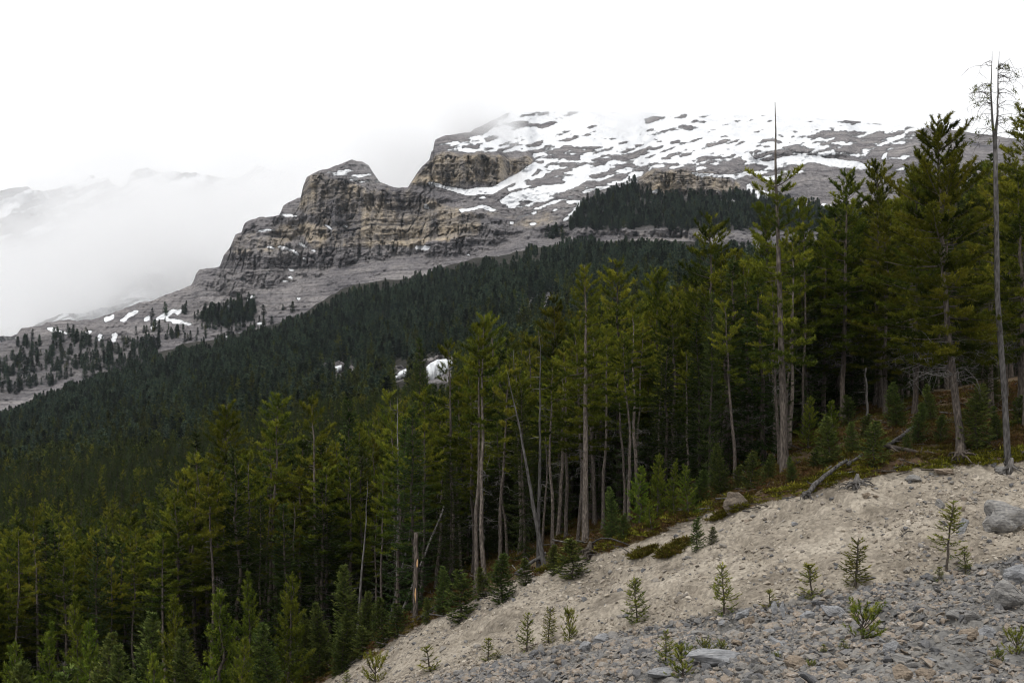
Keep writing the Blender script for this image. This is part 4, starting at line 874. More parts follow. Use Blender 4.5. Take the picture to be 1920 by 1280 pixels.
# forked grey snag at the right
def forked_snag():
    D = ray_ground(1891, 872); X = px2x(1891, D); z = float(gz(X, D))
    e = bpy.data.objects.new('forked_snag', None); COL.objects.link(e); e.location = (X, D, z); tag(e, 'forked grey snag with two bare tops and drooping dead twigs', 'dead tree')
    q = lambda px, py: np.array([px2x(px, D) - X, 0, py2z(py, D) - z]); r = rg(77)
    g = Geo(); b = Geo(); n = Geo()
    main = np.array([q(1892, 900), q(1889, 850), q(1884, 750), q(1876, 640), q(1870, 560), q(1868, 400), q(1866, 280)])
    tube(g, main, [.22, .13, .11, .105, .10, .09, .08], 8, rough=.06, rng=r)
    t1 = np.array([q(1866, 285), q(1859, 215), q(1855, 160), q(1856, 98)]); t2 = np.array([q(1867, 285), q(1870, 215), q(1872, 160), q(1874, 94)])
    t1[:, 1] -= [0, .06, .1, .1]; t2[:, 1] += [0, .06, .1, .1]
    def bend(t):
        u = np.linspace(0, 3, 13); p = np.column_stack([np.interp(u, range(4), t[:, i]) for i in range(3)]); p[1:] += np.cumsum(r.normal(0, .012, (12, 3)), 0); return p
    t1, t2 = bend(t1), bend(t2); w_ = np.interp(np.linspace(0, 3, 13), range(4), [.07, .042, .026, .007])
    tube(g, t1, w_, 6); tube(g, t2, w_, 6)
    for i in range(120):
        top = i < 80
        P0, lo, hi = ((t1, .08, .9) if i % 2 else (t2, .08, .9)) if top else (main, .3, .95)
        f = r.uniform(lo, hi) * (len(P0) - 1); k = int(f); p = P0[k] + (P0[k + 1] - P0[k]) * (f - k)
        az = r.uniform(-1.3, 1.3) + (math.pi if (i % 2) else 0); L = r.uniform(.2, 1.1) * (1 if top else .8); s = np.linspace(0, 1, 6); dr = r.uniform(.1, .9)
        P = np.column_stack([p[0] + math.cos(az) * s * L, p[1] + math.sin(az) * s * L, p[2] + .35 * L * s - dr * L * s ** 2.2]); P[1:] += np.cumsum(r.normal(0, .03, (5, 3)), 0)
        tube(b, P, .012 * (1.15 - s), 3, cap=False)
        for m in (2, 4):
            ee = P[m] + r.normal(0, .16, 3) - [0, 0, .12]; tube(b, np.array([P[m], ee]), [.008, .004], 3, cap=False)
        if top and r.random() < .22 or (top and p[2] < q(1860, 215)[2] and i % 2 and r.random() < .7):
            m = 26; d = unit(r.normal(size=(m, 3)) + [0, 0, .3]); blades(n, P[-1] + r.normal(0, .06, (m, 3)), d, r.uniform(.1, .17, m), np.full(m, .035), np.clip(r.normal(.3, .2, m), 0, 1), r)
    for nm, G, mt in (('trunk', g, 'snagwood'), ('branches', b, 'twig'), ('crown', n, 'pine')):
        V, T, a = G.arrays(); c = obj(nm, mesh_np('forked_' + nm, V, T, [M[mt]], nm == 'trunk', {'tint': a}), e)
        if nm != 'trunk': c['kind'] = 'stuff'
forked_snag()
put_snag('leaning_snag', 1020, 0, 10, .10, 601, 'dark grey snag leaning away from an upright dead stem', tilt=(0, -.19), pbase=1062, nbr=6, ptop=690, mat='snagwood')
put_snag('dead_tree', 1010, 0, 10, .085, 602, 'upright thin dead stem crossed at the foot by a leaning snag', pbase=1064, ptop=620, nbr=22, mat='snagwood')
put_snag('broken_snag', 778, 0, 4, .12, 603, 'short broken-off trunk with orange stripped scars', tilt=(0, .05), pbase=1164, ptop=998, nbr=2, cut=.75, mat='bark')
put_snag('leaning_pole', 745, 72, 6.4, .07, 604, 'long thin dead pole leaning steeply across the dark forest', tilt=(0, .38), nbr=3, cut=.5)
put_snag('leaning_pole', 728, 76, 7.5, .06, 605, 'thin grey pole leaning behind the broken-off trunk', tilt=(0, .22), nbr=2, cut=.5)
put_snag('grey_snag', 746, 74, 12, .12, 606, 'upright grey dead trunk with stubs rising through the young trees', ptop=745, nbr=34)
put_snag('grey_snag', 985, 78, 11, .09, 607, 'bare snag with a tilted pale top among green crowns', tilt=(0, -.07), ptop=655, nbr=12)
put_snag('grey_snag', 668, 74, 9, .08, 608, 'slender dead trunk tilted slightly in the shade near the bank', tilt=(0, .06), ptop=900, nbr=5)
put_snag('grey_snag', 1625, 78, 8, .07, 609, 'short pale snag in the dark under the right-hand canopy', ptop=690, nbr=4, cut=.4)
put_snag('grey_snag', 150, 84, 8, .09, 610, 'pale dead trunk among young trees of the low valley forest', tilt=(0, .07), ptop=1010, nbr=12)
# stripped wood scars on the broken trunk
bs = bpy.data.objects['broken_snag']
for k, (z0, z1, a) in enumerate([(.75, 1.55, -1.9), (2.45, 2.85, -1.75)]):
    zz = np.linspace(z0, z1, 8); th = np.linspace(-.32, .32, 6); ZZ, TH = np.meshgrid(zz, th, indexing='ij'); w = np.sin((ZZ - z0) / (z1 - z0) * math.pi) ** .5
    rr_ = .137 * (1 - .05 * ZZ); V = np.stack([rr_ * np.cos(a + TH * w), rr_ * np.sin(a + TH * w), ZZ], -1).reshape(-1, 3)
    obj('stripped_scar', mesh_np('stripped_scar', V, grid_tris(8, 6), [M['bare']], True), bs)
def log(name, pts, r, label, seed, stubs=4, mat='dead', root=0, lift=0.0):
    """fallen trunk through picture points laid on the ground; pts = (px, py, extra height)"""
    rr = rg(seed); W = []
    for px, py, up in pts:
        D = ray_ground(px, py); X = px2x(px, D); W.append([X, D, float(gz(X, D)) + up + lift])
    W = np.array(W); c = W[0].copy()
    k = 9; t = np.linspace(0, len(W) - 1, k); P = np.column_stack([np.interp(t, np.arange(len(W)), W[:, i]) for i in range(3)]) - c
    r = r * .75; P[1:-1] += rr.normal(0, r * .22, (k - 2, 3)); g = Geo()
    tube(g, P, r * np.linspace(1.0, .65, k) * rr.uniform(.88, 1.1, k), 8, rough=.12, rng=rr)
    e = bpy.data.objects.new(name, None); COL.objects.link(e); e.location = c; tag(e, label, 'log')
    mat = 'snagwood' if mat == 'dead' else mat
    V, T, _ = g.arrays(); obj('trunk', mesh_np(name + '_trunk', V, T, [M[mat]], True), e)
    for q in range(stubs):
        i = rr.integers(1, k - 1); d = unit(np.cross(P[i + 1] - P[i - 1], rr.normal(size=3))); d[2] = abs(d[2]) * rr.uniform(.3, 1); L = rr.uniform(.15, .6)
        G = Geo(); tube(G, np.array([P[i], P[i] + d * L * .6 + rr.normal(0, .03, 3), P[i] + d * L]), [r * .35, r * .22, r * .1], 5); V, T, _ = G.arrays(); obj('stub', mesh_np('stub', V, T, [M[mat]], True), e)
    for q in range(root):
        a = unit(P[0] - P[1] + rr.normal(0, 1.0, 3) * np.linalg.norm(P[0] - P[1]) * .9); L = rr.uniform(.3, .75); G = Geo(); s = np.linspace(0, 1, 5)[:, None]
        tube(G, P[0] + a * L * s + rr.normal(0, .05, (5, 3)) - np.array([0, 0, .25 * L]) * s ** 2, r * .5 * (1.1 - s[:, 0]), 5); V, T, _ = G.arrays(); obj('root', mesh_np('root', V, T, [M['dead']], True), e)
    return e
log('fallen_log', [(1512, 934, .15), (1545, 908, .3), (1588, 880, .35)], .14, 'grey fallen log with splayed roots hanging over the gravel rim', 701, 3, root=9)
log('fallen_log', [(1590, 884, .2), (1616, 866, .3)], .12, 'short weathered log piece in line with the rooted log', 702, 1)
log('fallen_log', [(1662, 846, .2), (1710, 852, .12), (1772, 862, .08)], .12, 'dark fallen log lying towards the foot of the broad pine', 703, 4, 'barkdark')
log('fallen_log', [(1656, 844, .1), (1690, 826, .15), (1715, 808, .2)], .13, 'grey log crossing uphill over a dark fallen log', 704, 3)
log('fallen_log', [(968, 1080, .1), (1024, 1050, .25)], .13, 'pale smooth log pointing out of the forest at the rim', 705, 1)
log('fallen_log', [(782, 1166, .1), (812, 1150, .2), (845, 1135, .25)], .08, 'thin dead log on the rim beside the broken trunk', 706, 3)
log('fallen_log', [(770, 1172, .1), (800, 1162, .15), (838, 1146, .2)], .06, 'thinner dead log lying parallel to another on the rim', 707, 3)
log('fallen_log', [(1385, 868, .3), (1420, 850, .7), (1470, 812, 1.2)], .09, 'bare fallen stem slanting up behind the spire-topped pine', 708, 6)
log('fallen_log', [(1368, 862, .3), (1400, 838, .8), (1425, 815, 1.5)], .06, 'thin dead stem with twigs slanting through forest shade', 709, 8)
log('fallen_log', [(1372, 848, .5), (1440, 830, .6), (1490, 818, .6)], .05, 'thin dead stem lying low across forest shade', 710, 7)
log('fallen_log', [(690, 1130, .5), (740, 1112, .7)], .06, 'short horizontal dead pole in shade left of the broken trunk', 711, 2)
def rootwad(name, px, py, n, size, label, seed, mat='dead'):
    D = ray_ground(px, py); X = px2x(px, D); z = float(gz(X, D)); r = rg(seed)
    e = bpy.data.objects.new(name, None); COL.objects.link(e); e.location = (X, D, z); tag(e, label, 'stump')
    G = Geo(); tube(G, np.array([[0, 0, -.15], [0, 0, .1], [.03, 0, .3 * size + .1], [.06, 0, .5 * size + .1]]), np.array([.22, .17, .12, .06]) * size, 8, rough=.25, rng=r); V, T, _ = G.arrays(); obj('trunk', mesh_np('stump_trunk', V, T, [M[mat]], True), e)
    for i in range(n):
        az = i * 6.283 / n + r.uniform(-.4, .4); L = r.uniform(.4, 1.0) * size; s = np.linspace(0, 1, 6); up = r.uniform(-.2, .5) * size
        P = np.column_stack([math.cos(az) * s * L, math.sin(az) * s * L, .18 * size + up * s - (.35 * size + up) * s ** 2 * r.uniform(.4, 1.1)]); P[1:] += r.normal(0, .04 * size, (5, 3)); P[:, 2] = np.maximum(P[:, 2], -.15)
        G = Geo(); tube(G, P, .075 * size * (1.1 - s), 5, rough=.15, rng=r); V, T, _ = G.arrays(); obj('root', mesh_np('stump_root', V, T, [M[mat]], True), e)
rootwad('root_stump', 1605, 915, 15, .85, 'upturned grey root stump sitting on the gravel rim', 721)
rootwad('root_stump', 1105, 1046, 14, 1.0, 'dark twisted root wad below the long bare-trunked pine', 722, 'twig')
rootwad('root_stump', 1894, 884, 10, .8, 'spreading exposed roots around the forked snag foot', 723)
rootwad('root_stump', 1800, 862, 12, 1.0, 'flared exposed roots at the foot of the broad pine', 724, 'barkdark')
log('curved_root', [(1108, 1036, .3), (1125, 1028, .42), (1150, 1027, .35), (1180, 1026, .08)], .05, 'arched grey root reaching over the gravel from the dark root wad', 725, 2)
for k, (a, b, c, d) in enumerate([(1850, 872, 1876, 868), (1290, 972, 1330, 960), (1180, 1040, 1150, 1028), (1690, 1010, 1712, 1000), (1645, 1130, 1660, 1118)]):
    log('dead_branch', [(a, b, .08), ((a + c) / 2, (b + d) / 2, .16), (c, d, .06)], .028, ['pale bleached branch on the moss near the forked snag', 'short dead branch on the rim by the young pine thicket', 'dead branch lying on gravel below the conical rim spruce', 'thin dead branch on gravel near the tallest sapling', 'curved bleached branch on grey rubble by a thin sapling'][k], 730 + k, 3)

# ------------------------------------------------------------------ rocks
def hull(seed, n=14, sq=(1, .8, .6)):
    r = rg(seed); bm = bmesh.new()
    p = unit(r.normal(size=(n, 3))) * r.uniform(.8, 1.05, (n, 1)) * np.array(sq) * .5
    for v in p: bm.verts.new(v)
    bmesh.ops.convex_hull(bm, input=bm.verts); bmesh.ops.delete(bm, geom=[v for v in bm.verts if not v.link_faces], context='VERTS'); bmesh.ops.triangulate(bm, faces=bm.faces)
    return bm
def hull_mesh(name, seed, mat, n=14, sq=(1, .8, .6)):
    bm = hull(seed, n, sq); me = bpy.data.meshes.new(name); bm.to_mesh(me); bm.free(); me.materials.append(mat); return me
SHP = [(1, .8, .55), (1, .7, .45), (1, .9, .7), (1.1, .6, .4), (1, .85, .3), (1.2, .7, .6), (.9, .9, .8), (1.2, .5, .35)]
STN = {k: [hull_mesh('%s_%d' % (k, i), 1000 + i, M[k], 13 + i % 4, SHP[i]) for i in range(8)] for k in ('stone', 'bankstone')}
def boulder(name, px, py, w, h, mat, label, seed, rot=0.0, flat=.75, n=18, tilt=0.0, deep=.2):
    D = ray_ground(px, min(py + h * .3, 1278)); X = px2x(px, D); z = float(gz(X, D)); W = w / FPX * D; Hh = h / FPX * D
    bm = hull(seed, n, (1, .85, 1)); bmesh.ops.bevel(bm, geom=bm.edges[:], offset=.025, segments=1, affect='EDGES'); bmesh.ops.triangulate(bm, faces=bm.faces)
    bmesh.ops.subdivide_edges(bm, edges=[e for e in bm.edges if e.calc_length() > .12], cuts=2, use_grid_fill=True); bmesh.ops.triangulate(bm, faces=bm.faces)
    rr = rg(seed + 1); q = np.array([v.co for v in bm.verts]); nn = np.array([v.normal for v in bm.verts])
    st = vnoise((q[:, 2] * 1.0 + q[:, 0] * .6 + q[:, 1] * .3) * 13, q[:, 0] * 2, seed); f = (fbm(q[:, 0] * 5 + 9, q[:, 2] * 5 + q[:, 1] * 3, seed, 3) - .5) * .15 + (st - .5) * .09
    for v, d, m in zip(bm.verts, f, nn): v.co += Vector(m * d)
    me = bpy.data.meshes.new(name); bm.to_mesh(me); bm.free(); me.materials.append(M[mat])
    o = obj(name, me, None, (X, D, z + Hh * (.5 - deep))); o.scale = (W, W * flat, Hh); o.rotation_euler = (tilt * .4, tilt, 0); tag(o, label, 'rock')
    RK.append((X, D, max(W, Hh) * .6)); return o
RK = []
boulder('boulder', 1875, 968, 118, 84, 'boulder', 'large layered grey boulder embedded high in the gravel bank', 801, tilt=-.1)
boulder('boulder', 1888, 1122, 86, 74, 'boulder', 'cracked pale boulder under a darker block on the bank', 802, tilt=.15)
boulder('boulder', 1908, 1080, 62, 46, 'slate', 'dark grey block resting above a cracked pale boulder', 803)
boulder('boulder', 1375, 945, 60, 52, 'shadedrock', 'rounded brown boulder under the moss of the rim', 804)
boulder('boulder', 1803, 985, 34, 46, 'slate', 'dark triangular rock beside the tallest sapling', 805, n=10)
boulder('boulder', 1760, 948, 22, 32, 'boulder', 'narrow grey rock above the tallest sapling', 806, n=10)
boulder('boulder', 1452, 1144, 18, 40, 'slate', 'upright dark slate block, thinner of a pair', 807, n=11)
boulder('boulder', 1472, 1146, 24, 46, 'slate', 'upright ribbed slate block, wider of a pair', 808, n=11)
boulder('boulder', 1513, 1154, 34, 30, 'slate', 'tilted slate block next to the upright pair', 809, tilt=.5, n=11)
boulder('boulder', 1392, 1152, 36, 22, 'slate', 'tilted grey slab beside the largest conical sapling', 810, tilt=-.5, flat=.8, n=11)
boulder('boulder', 1405, 1164, 28, 32, 'boulderbrown', 'tan block leaning under a tilted grey slab', 811, n=11)
boulder('boulder', 1340, 1232, 122, 40, 'slate', 'long flat blue-grey slab across the rubble', 812, n=22)
boulder('boulder', 1240, 1262, 70, 26, 'slate', 'flat grey slab low in the rubble beside a dark sapling', 813, n=20)
boulder('boulder', 1818, 1190, 46, 36, 'boulderbrown', 'rounded brown rock alone on grey rubble', 814)
boulder('boulder', 1690, 1262, 46, 48, 'boulderbrown', 'upright orange-brown rock at the foot of the rubble', 815, n=12)
boulder('boulder', 1742, 1264, 60, 40, 'boulderbrown', 'split orange-brown rock with pale layers low in the rubble', 816, n=12)
boulder('boulder', 1490, 1245, 60, 34, 'boulderbrown', 'broad tan rock half buried in rubble', 817)
boulder('boulder', 1415, 1235, 22, 22, 'boulder', 'pale squarish rock in rubble near the flat slab', 818, n=11)
boulder('boulder', 1565, 1150, 60, 34, 'slate', 'ribbed slate outcrop beside a tilted slate block', 819, tilt=.5)
boulder('boulder', 1100, 1212, 34, 24, 'slate', 'blue-grey block in the rubble below a row of saplings', 820)
boulder('boulder', 1125, 1200, 40, 26, 'slate', 'second blue-grey block touching its twin below the row of saplings', 821)
boulder('boulder', 1050, 1240, 30, 22, 'boulderbrown', 'pinkish rock with rubble around low on the apron', 822)
boulder('boulder', 860, 1262, 24, 18, 'boulder', 'pale rock near the narrow end of the apron', 823)
boulder('boulder', 1625, 930, 22, 16, 'boulderbrown', 'brown rock below the upturned root stump', 824)
boulder('boulder', 1770, 885, 44, 20, 'boulderbrown', 'flat tan rock under the moss strip of the rim', 825)
boulder('boulder', 1712, 898, 34, 22, 'boulder', 'grey rock poking from the rim under the moss strip', 826)
boulder('boulder', 1880, 882, 36, 20, 'boulder', 'half-buried grey rock next to the exposed snag roots', 827)
boulder('boulder', 1490, 982, 20, 12, 'slate', 'blue-grey stone beneath the roots of the grey log', 828)
_b = rg(95)
for k in range(36):
    px_, py_ = _b.uniform(1080, 1915), _b.uniform(1150, 1262)
    if py_ < GREYL(px_) + 12: continue
    w_ = _b.uniform(22, 48) + 26 * (_b.random() ** 4); boulder('boulder', px_, py_, w_, w_ * _b.uniform(.4, .75), ('slate', 'boulder', 'slate', 'boulderbrown')[k % 4], 'angular half-buried slab jutting from the grey rubble', 860 + 3 * k, n=9 + k % 4, tilt=_b.uniform(-.6, .6), deep=.3)['group'] = 'slabs in the grey rubble'
rs = rg(55)
def stone_spots(n, seed, region):
    r = rg(seed); out = []
    while len(out) < n:
        px = r.uniform(560, 1960); D = r.uniform(31, 66); X = px2x(px, D); z = float(gz(X, D)); py = H0 - z / D * FPX
        e = py - EDGE(px); g = py - GREYL(px)
        if e < 8 or py > 1310: continue
        if region == 'bank' and g > -12: continue
        if region == 'grey' and g < -12: continue
        if any((X - a) ** 2 + (D - b) ** 2 < c * c for a, b, c in RK): continue
        out.append((X, D, z))
    return out
def stones(n, seed, region, key, s0, s1, label, group):
    r = rg(seed)
    for (X, D, z) in stone_spots(n, seed, region):
        s = s0 * (s1 / s0) ** (r.random() ** 1.8)
        o = obj('stone', STN[key][r.integers(0, 8)], None, (X, D, z + s * .12)); o.scale = (s, s, s); o.rotation_euler = (r.normal(0, .3), r.normal(0, .3), r.uniform(0, 6.28)); tag(o, label, 'rock', group)
stones(110, 61, 'bank', 'stone', .16, .44, 'loose angular stone lying on the tan gravel bank', 'stones on the tan bank')
stones(185, 62, 'grey', 'stone', .24, .75, 'loose angular stone among the grey rubble below the tan bank', 'stones on the grey rubble')
# gravel: countless small stones
def gravel():
    r = rg(63); n = 340000
    D = r.uniform(31, 66, n); px = r.uniform(500, 2380, n); X = px2x(px, D); z = gz(X, D); py = H0 - z / D * FPX; e = py - EDGE(px); g = py - GREYL(px)
    cl = fbm(X * .45, D * .45, 64, 4)
    cl = np.clip((cl - .36) * 4, 0, 1)
    belt = np.exp(-((g - 8) / 26) ** 2)
    dens = np.where(g > -8, .08 + .8 * cl ** 1.6, .05 + .24 * cl ** 1.5) + .45 * belt
    keep = (e > 2) & (py < 1300) & (r.random(n) < dens)
    X, D, z, g, px = X[keep], D[keep], z[keep], g[keep], px[keep]; m = len(X)
    s = np.where(g > -8, .06, .045) * (1 + 4.6 * r.random(m) ** 4.5) * r.uniform(.7, 1.4, m)
    i = r.integers(0, 8, m) + np.where((g < -8) & (r.random(m) < .75), 8, 0)
    o = mass('gravel', STN['stone'] + STN['bankstone'], np.column_stack([X, D, z + s * .1]), i, np.column_stack([r.normal(0, .4, m), r.normal(0, .4, m), r.uniform(0, 6.28, m)]), np.column_stack([s] * 3))
    tag(o, 'loose gravel and small stones covering the bank and apron', 'gravel', kind='stuff'); print('gravel', m)
gravel()
# ------------------------------------------------------------------ ground cover of the forest floor
def cover():
    r = rg(65); kinds = []
    for k in range(4):
        g = Geo(); n = 46; a = r.uniform(0, 6.28, n); q = r.uniform(0, .22, n); P = np.column_stack([np.cos(a) * q, np.sin(a) * q, r.uniform(0, .03, n)])
        d = unit(np.column_stack([np.cos(a) * .7, np.sin(a) * .7, r.uniform(.25, 1.1, n)]) + r.normal(0, .3, (n, 3)))
        blades(g, P, d, r.uniform(.05, .13, n), r.uniform(.03, .06, n), np.clip(.12 + .25 * k + r.uniform(-.15, .15, n), 0, 1), r); V, T, t = g.arrays()
        kinds.append(mesh_np('cover_%d' % k, V, T, [M['cover']], False, {'tint': t}))
    n = 115000; D = 50 + 42 * r.random(n) ** 1.5; px = r.uniform(520, 2380, n); X = px2x(px, D); z = gz(X, D); py = H0 - z / D * FPX; e = EDGE(px) - py + (fbm(X * .8, D * .8, 5, 3, .7) - .5) * -34
    c1 = fbm(X * .35, D * .35, 66, 4); strip = inpoly(px, py, [(1650, 896), (1720, 868), (1850, 845), (2380, 800), (2380, 870), (1800, 884), (1740, 896), (1660, 906)]) | (inpoly(px, py, [(1370, 938), (1500, 905), (1590, 868), (1660, 862), (1640, 890), (1500, 932), (1390, 955)]) & (r.random(n) < .45)) | (inpoly(px, py, [(1000, 1070), (1200, 985), (1380, 925), (1380, 950), (1200, 1012), (1010, 1082)]) & (r.random(n) < .3))
    keep = (e > 0) & (e < 190) & (r.random(n) < np.clip((c1 - .40) * 5, .22, .9) + strip); 
    X, D, z, c1, px, strip = X[keep], D[keep], z[keep], c1[keep], px[keep], strip[keep]; m = len(X)
    k = np.clip((fbm(X * .5, D * .5, 67, 3) - .42) * 7 + r.normal(0, .6, m), 0, 3).astype(int); k = np.where(strip, np.where(r.random(m) < .8, 3, 2), k)
    # moss cushion on the open gravel
    mp, mD = [], []
    for cx, cy_, rx, ry in [(1265, 1030, 30, 13), (1250, 1040, 16, 8), (1370, 962, 40, 7), (1205, 1040, 26, 6)]:
        for _ in range(260):
            u, w = r.normal(0, .5, 2)
            if u * u + w * w < 1: mp.append((cx + u * rx, cy_ + w * ry - u * rx * .45))
    xs = []
    for a, b in mp[::2]:
        d = ray_ground(a, b); xs.append((px2x(a, d), d))
    xs = np.array(xs); X = np.concatenate([X, xs[:, 0]]); D = np.concatenate([D, xs[:, 1]]); z = np.concatenate([z, gz(xs[:, 0], xs[:, 1]) + .05]); k = np.concatenate([k, r.integers(1, 3, len(xs))]); m = len(X)
    s = r.uniform(.6, 1.5, m)
    o = mass('ground_cover', kinds, np.column_stack([X, D, z]), k, np.column_stack([r.normal(0, .15, m), r.normal(0, .15, m), r.uniform(0, 6.28, m)]), np.column_stack([s] * 3))
    tag(o, 'low heath and moss covering the forest floor above the gravel', 'ground cover', kind='stuff'); print('cover', m)
cover()

def litter():
    r = rg(68); kinds = []
    for k in range(5):
        g = Geo(); L = 1.0; s_ = np.linspace(0, 1, 5); P = np.column_stack([s_ - .5, np.cumsum(r.normal(0, .04, 5)), .03 + np.cumsum(r.normal(0, .02, 5))]); tube(g, P, .022 * (1.15 - s_), 4)
        for q in range(3):
            i = r.integers(1, 4); tube(g, np.array([P[i], P[i] + [r.uniform(.05, .2), r.uniform(-.25, .25), r.uniform(0, .15)]]), [.012, .005], 3)
        V, T, _ = g.arrays(); kinds.append(mesh_np('litter_%d' % k, V, T, [M['dead' if k % 2 else 'twig']]))
    n = 7500; D = r.uniform(50, 88, n); px = r.uniform(600, 2380, n); X = px2x(px, D); z = gz(X, D); py = H0 - z / D * FPX; e = EDGE(px) - py
    keep = (e > -16) & (e < 150) & (r.random(n) < np.where(np.abs(e) < 16, .6, .3)); X, D, z = X[keep], D[keep], z[keep]; m = len(X); sc = .3 + 1.5 * r.random(m) ** 2.2
    o = mass('twig_litter', kinds, np.column_stack([X, D, z + .04]), r.integers(0, 5, m), np.column_stack([r.normal(0, .12, m), r.normal(0, .15, m), r.uniform(0, 6.28, m)]), np.column_stack([sc] * 3))
    tag(o, 'fallen dead twigs littering the heath and the gravel rim', 'twigs', kind='stuff')
litter()
# ------------------------------------------------------------------ frozen waterfall and ice on the wooded hillside
def ice(name, cols, label, seed):
    """sheet of ice hanging on a ledge: cols = (px, top, bottom)"""
    c = np.array(cols, float); r = rg(seed); n = 40; px = np.linspace(c[0, 0], c[-1, 0], n)
    top = np.interp(px, c[:, 0], c[:, 1]); bot = np.interp(px, c[:, 0], c[:, 2]) + (vnoise(px / 3.0, px * 0, seed) - .5) * 10 * sstep(0, .15, np.minimum(px - c[0, 0], c[-1, 0] - px) / (c[-1, 0] - c[0, 0]))
    D0 = None; D = 520.0
    for Dk in np.linspace(450, 1100, 400):
        if H0 - float(hill_z(np.array([px.mean()]), np.array([Dk]))[0]) / Dk * FPX <= bot.mean(): D0 = Dk; break
    D = (D0 or 600) - 3
    v = np.linspace(0, 1, 16); PY = top[None] + (np.maximum(bot, top + 2) - top)[None] * v[:, None]; PX = np.ones((16, 1)) * px[None]
    bulge = 1.6 * np.sin(v * math.pi * .8 + .3)[:, None] + (vnoise(PX / 2.2, PY / 16, seed + 1) - .5) * 1.8
    X, Z = px2x(PX, D), py2z(PY, D); Yf = D - bulge
    V = np.concatenate([np.stack([X, Yf, Z], -1).reshape(-1, 3), np.stack([X, np.full_like(X, D + 1.5), Z - .1], -1).reshape(-1, 3)])
    f = grid_tris(16, n); m = 16 * n
    rim = np.concatenate([np.arange(n), np.arange(1, 16) * n + n - 1, 15 * n + np.arange(n - 2, -1, -1), np.arange(14, 0, -1) * n]); j = np.roll(rim, -1)
    F_ = np.vstack([f, f[:, ::-1] + m, np.stack([rim, rim + m, j + m, j], 1)])
    o = obj(name, mesh_np(name, V, F_, [M['ice']], True)); tag(o, label, 'ice')
    # rock ledge behind it
    a = np.linspace(c[0, 0] - 16, c[-1, 0] + 16, 50); v = np.linspace(0, 1, 20); tp = top.min() - 5 + (fbm(a / 9, a * 0, seed + 3, 3) - .5) * 12 + 14 * np.abs((a - a.mean()) / (a[-1] - a.mean())) ** 3; bt = bot.max() + 16
    PY = bt + (tp - bt)[None] * v[:, None]; PX = np.ones((20, 1)) * a[None]; Dm = D + 2 + (fbm(PX / 7, PY / 5, seed + 4, 4) - .5) * 9 + v[:, None] * 2.5
    X, Z = px2x(PX, Dm), py2z(PY, Dm); X = np.vstack([X, X[-1:], X[-1:]]); Yb = np.vstack([Dm, Dm[-1:] + 8, Dm[-1:] + 22]); Z = np.vstack([Z, Z[-1:] + .6, Z[-1:] - 12])
    o = obj('rock_ledge', mesh_np('rock_ledge', np.stack([X, Yb, Z], -1).reshape(-1, 3), grid_tris(22, 50), [M['mountain']], True, {'snow': np.zeros(X.size), 'tan': np.full(X.size, .15), 'soil': np.zeros(X.size)}))
    tag(o, 'rocky ledge carrying the ' + label, 'rock ledge')
ice('frozen_waterfall', [(800, 686, 700), (808, 680, 714), (820, 674, 706), (838, 673, 698), (848, 675, 688)], 'large white frozen waterfall', 851)
ice('ice_patch', [(740, 706, 716), (750, 696, 712), (764, 690, 700)], 'small white ice streak', 852)
ice('ice_patch', [(610, 696, 704), (625, 688, 700), (640, 684, 693)], 'white ice patch on dark rock', 853)
ice('ice_patch', [(905, 688, 696), (911, 683, 694), (918, 684, 690)], 'tiny ice patch between two pine trunks', 854)

# ------------------------------------------------------------------ cloud and air
def box_mesh(name, x0, x1, y0, y1, z0, z1):
    V = np.array([(x, y, z) for z in (z0, z1) for y in (y0, y1) for x in (x0, x1)], float)
    return mesh_np(name, V, np.array([[0, 2, 3, 1], [4, 5, 7, 6], [0, 1, 5, 4], [2, 6, 7, 3], [0, 4, 6, 2], [1, 3, 7, 5]]))
def vol(name, build, g=.75, col=(.999, .999, 1)):
    m, ns, ls = new_mat(name); o = ns.new('ShaderNodeOutputMaterial'); v = ns.new('ShaderNodeVolumePrincipled')
    v.inputs['Color'].default_value = (*col, 1); v.inputs['Anisotropy'].default_value = g
    d = build(ns, ls)
    if hasattr(d, 'links'): ls.new(d, v.inputs['Density'])
    else: v.inputs['Density'].default_value = d
    ls.new(v.outputs[0], o.inputs['Volume']); m.cycles.volume_sampling = 'DISTANCE'; return m
def valley(ns, ls):
    g = ns.new('ShaderNodeNewGeometry'); P = g.outputs['Position']
    n = noise(ns, ls, P, .006, 5, .6); n2 = noise(ns, ls, P, .0042, 4, .6)
    sp = ns.new('ShaderNodeSeparateXYZ'); ls.new(P, sp.inputs[0])
    # the cloud top lies near 455 m, ragged
    tilt = mathn(ns, ls, 'MULTIPLY', mathn(ns, ls, 'ADD', sp.outputs[0], 800.0), -.19)
    zz = mathn(ns, ls, 'ADD', mathn(ns, ls, 'ADD', sp.outputs[2], tilt), mathn(ns, ls, 'MULTIPLY', mathn(ns, ls, 'SUBTRACT', n2, .5), 260.0))
    body = maprange(ns, ls, zz, 432, 378)
    thick = maprange(ns, ls, n, .38, .62, .22, 1.0)
    return mathn(ns, ls, 'MULTIPLY', mathn(ns, ls, 'ADD', mathn(ns, ls, 'MULTIPLY', body, thick), 0.012), .014)
o = obj('valley_cloud', box_mesh('valley_cloud', px2x(-420, 2400), -40, 1960, 2560, 120, 640)); o.data.materials.append(vol('valley_cloud', valley)); tag(o, 'bank of low cloud filling the valley behind the ridge', 'cloud', kind='stuff')
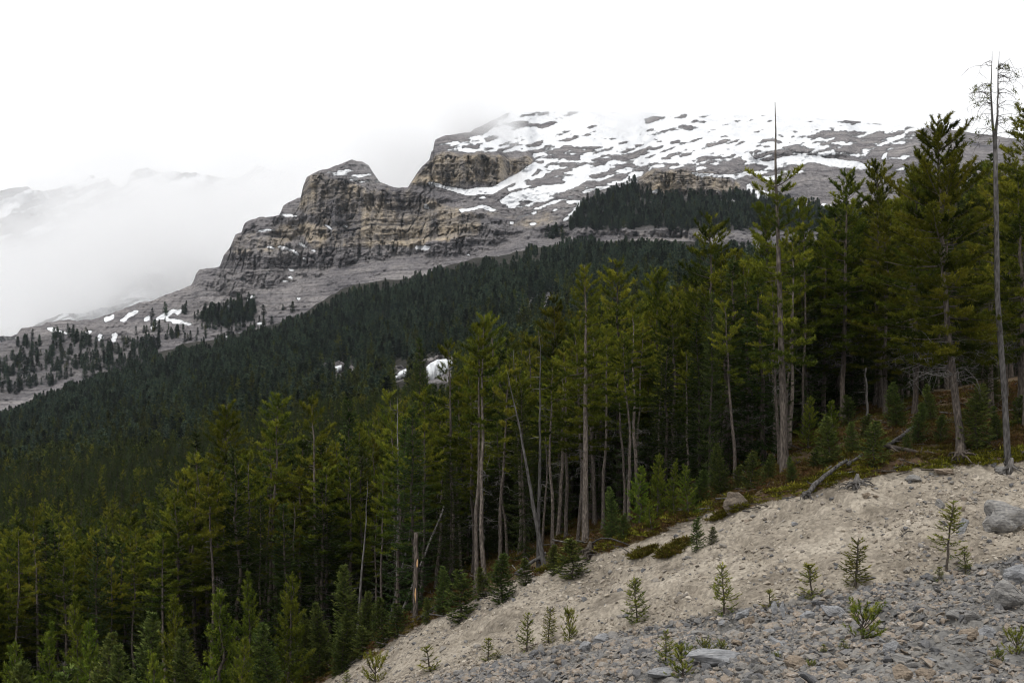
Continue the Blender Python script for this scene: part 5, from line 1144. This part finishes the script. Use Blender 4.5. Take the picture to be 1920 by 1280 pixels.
def wisp(ns, ls, dn=.01):
    tc = ns.new('ShaderNodeTexCoord'); mp = ns.new('ShaderNodeMapping'); mp.inputs['Location'].default_value = (-1, -1, -1); mp.inputs['Scale'].default_value = (2, 2, 2); ls.new(tc.outputs['Generated'], mp.inputs['Vector'])
    gr = ns.new('ShaderNodeTexGradient'); gr.gradient_type = 'SPHERICAL'; ls.new(mp.outputs[0], gr.inputs['Vector'])
    g = ns.new('ShaderNodeNewGeometry'); n = noise(ns, ls, g.outputs['Position'], .009, 4, .6)
    d = mathn(ns, ls, 'MULTIPLY', maprange(ns, ls, gr.outputs['Fac'], 0.0, .6), maprange(ns, ls, n, .33, .62))
    return mathn(ns, ls, 'MULTIPLY', d, dn)
for (a, b, y0, y1, p0, p1, lab) in [] and [(600, 850, 1385, 1800, 356, 225, 'wisp of cloud veiling the crest between two cliffs'), (760, 1060, 1440, 1830, 300, 180, 'wisp of cloud over the upper snow shoulder'), (880, 1760, 1620, 2300, 262, 170, 'thin cloud brushing along the snowy summit crest')]:
    D = (y0 + y1) / 2; o = obj('cloud_wisp', box_mesh('cloud_wisp', px2x(a, D), px2x(b, D), y0, y1, py2z(p0, D), py2z(p1, D))); o.data.materials.append(vol('cloud_wisp', wisp)); tag(o, lab, 'cloud', kind='stuff')
for (a, b, D, y0, y1, z0, z1, dn, lab) in [(600, 860, 1450, 1395, 1660, 262, 400, .022, 'wisp of cloud veiling the crest between two cliffs'), (780, 1010, 1520, 1440, 1700, 312, 450, .018, 'wisp of cloud over the upper snow shoulder'), (860, 1800, 1780, 1610, 2150, 396, 575, .028, 'thin cloud brushing along the snowy summit crest')]:
    o = obj('cloud_wisp', box_mesh('cloud_wisp', px2x(a, D), px2x(b, D), y0, y1, z0, z1)); o.data.materials.append(vol('cloud_wisp', lambda ns, ls: wisp(ns, ls, dn), .8)); tag(o, lab, 'cloud', kind='stuff')
o = obj('haze', box_mesh('haze', -3200, 3200, -120, 4400, -60, 980)); o.data.materials.append(vol('haze', lambda ns, ls: .000024, .3, (.80, .90, 1))); tag(o, kind='stuff')
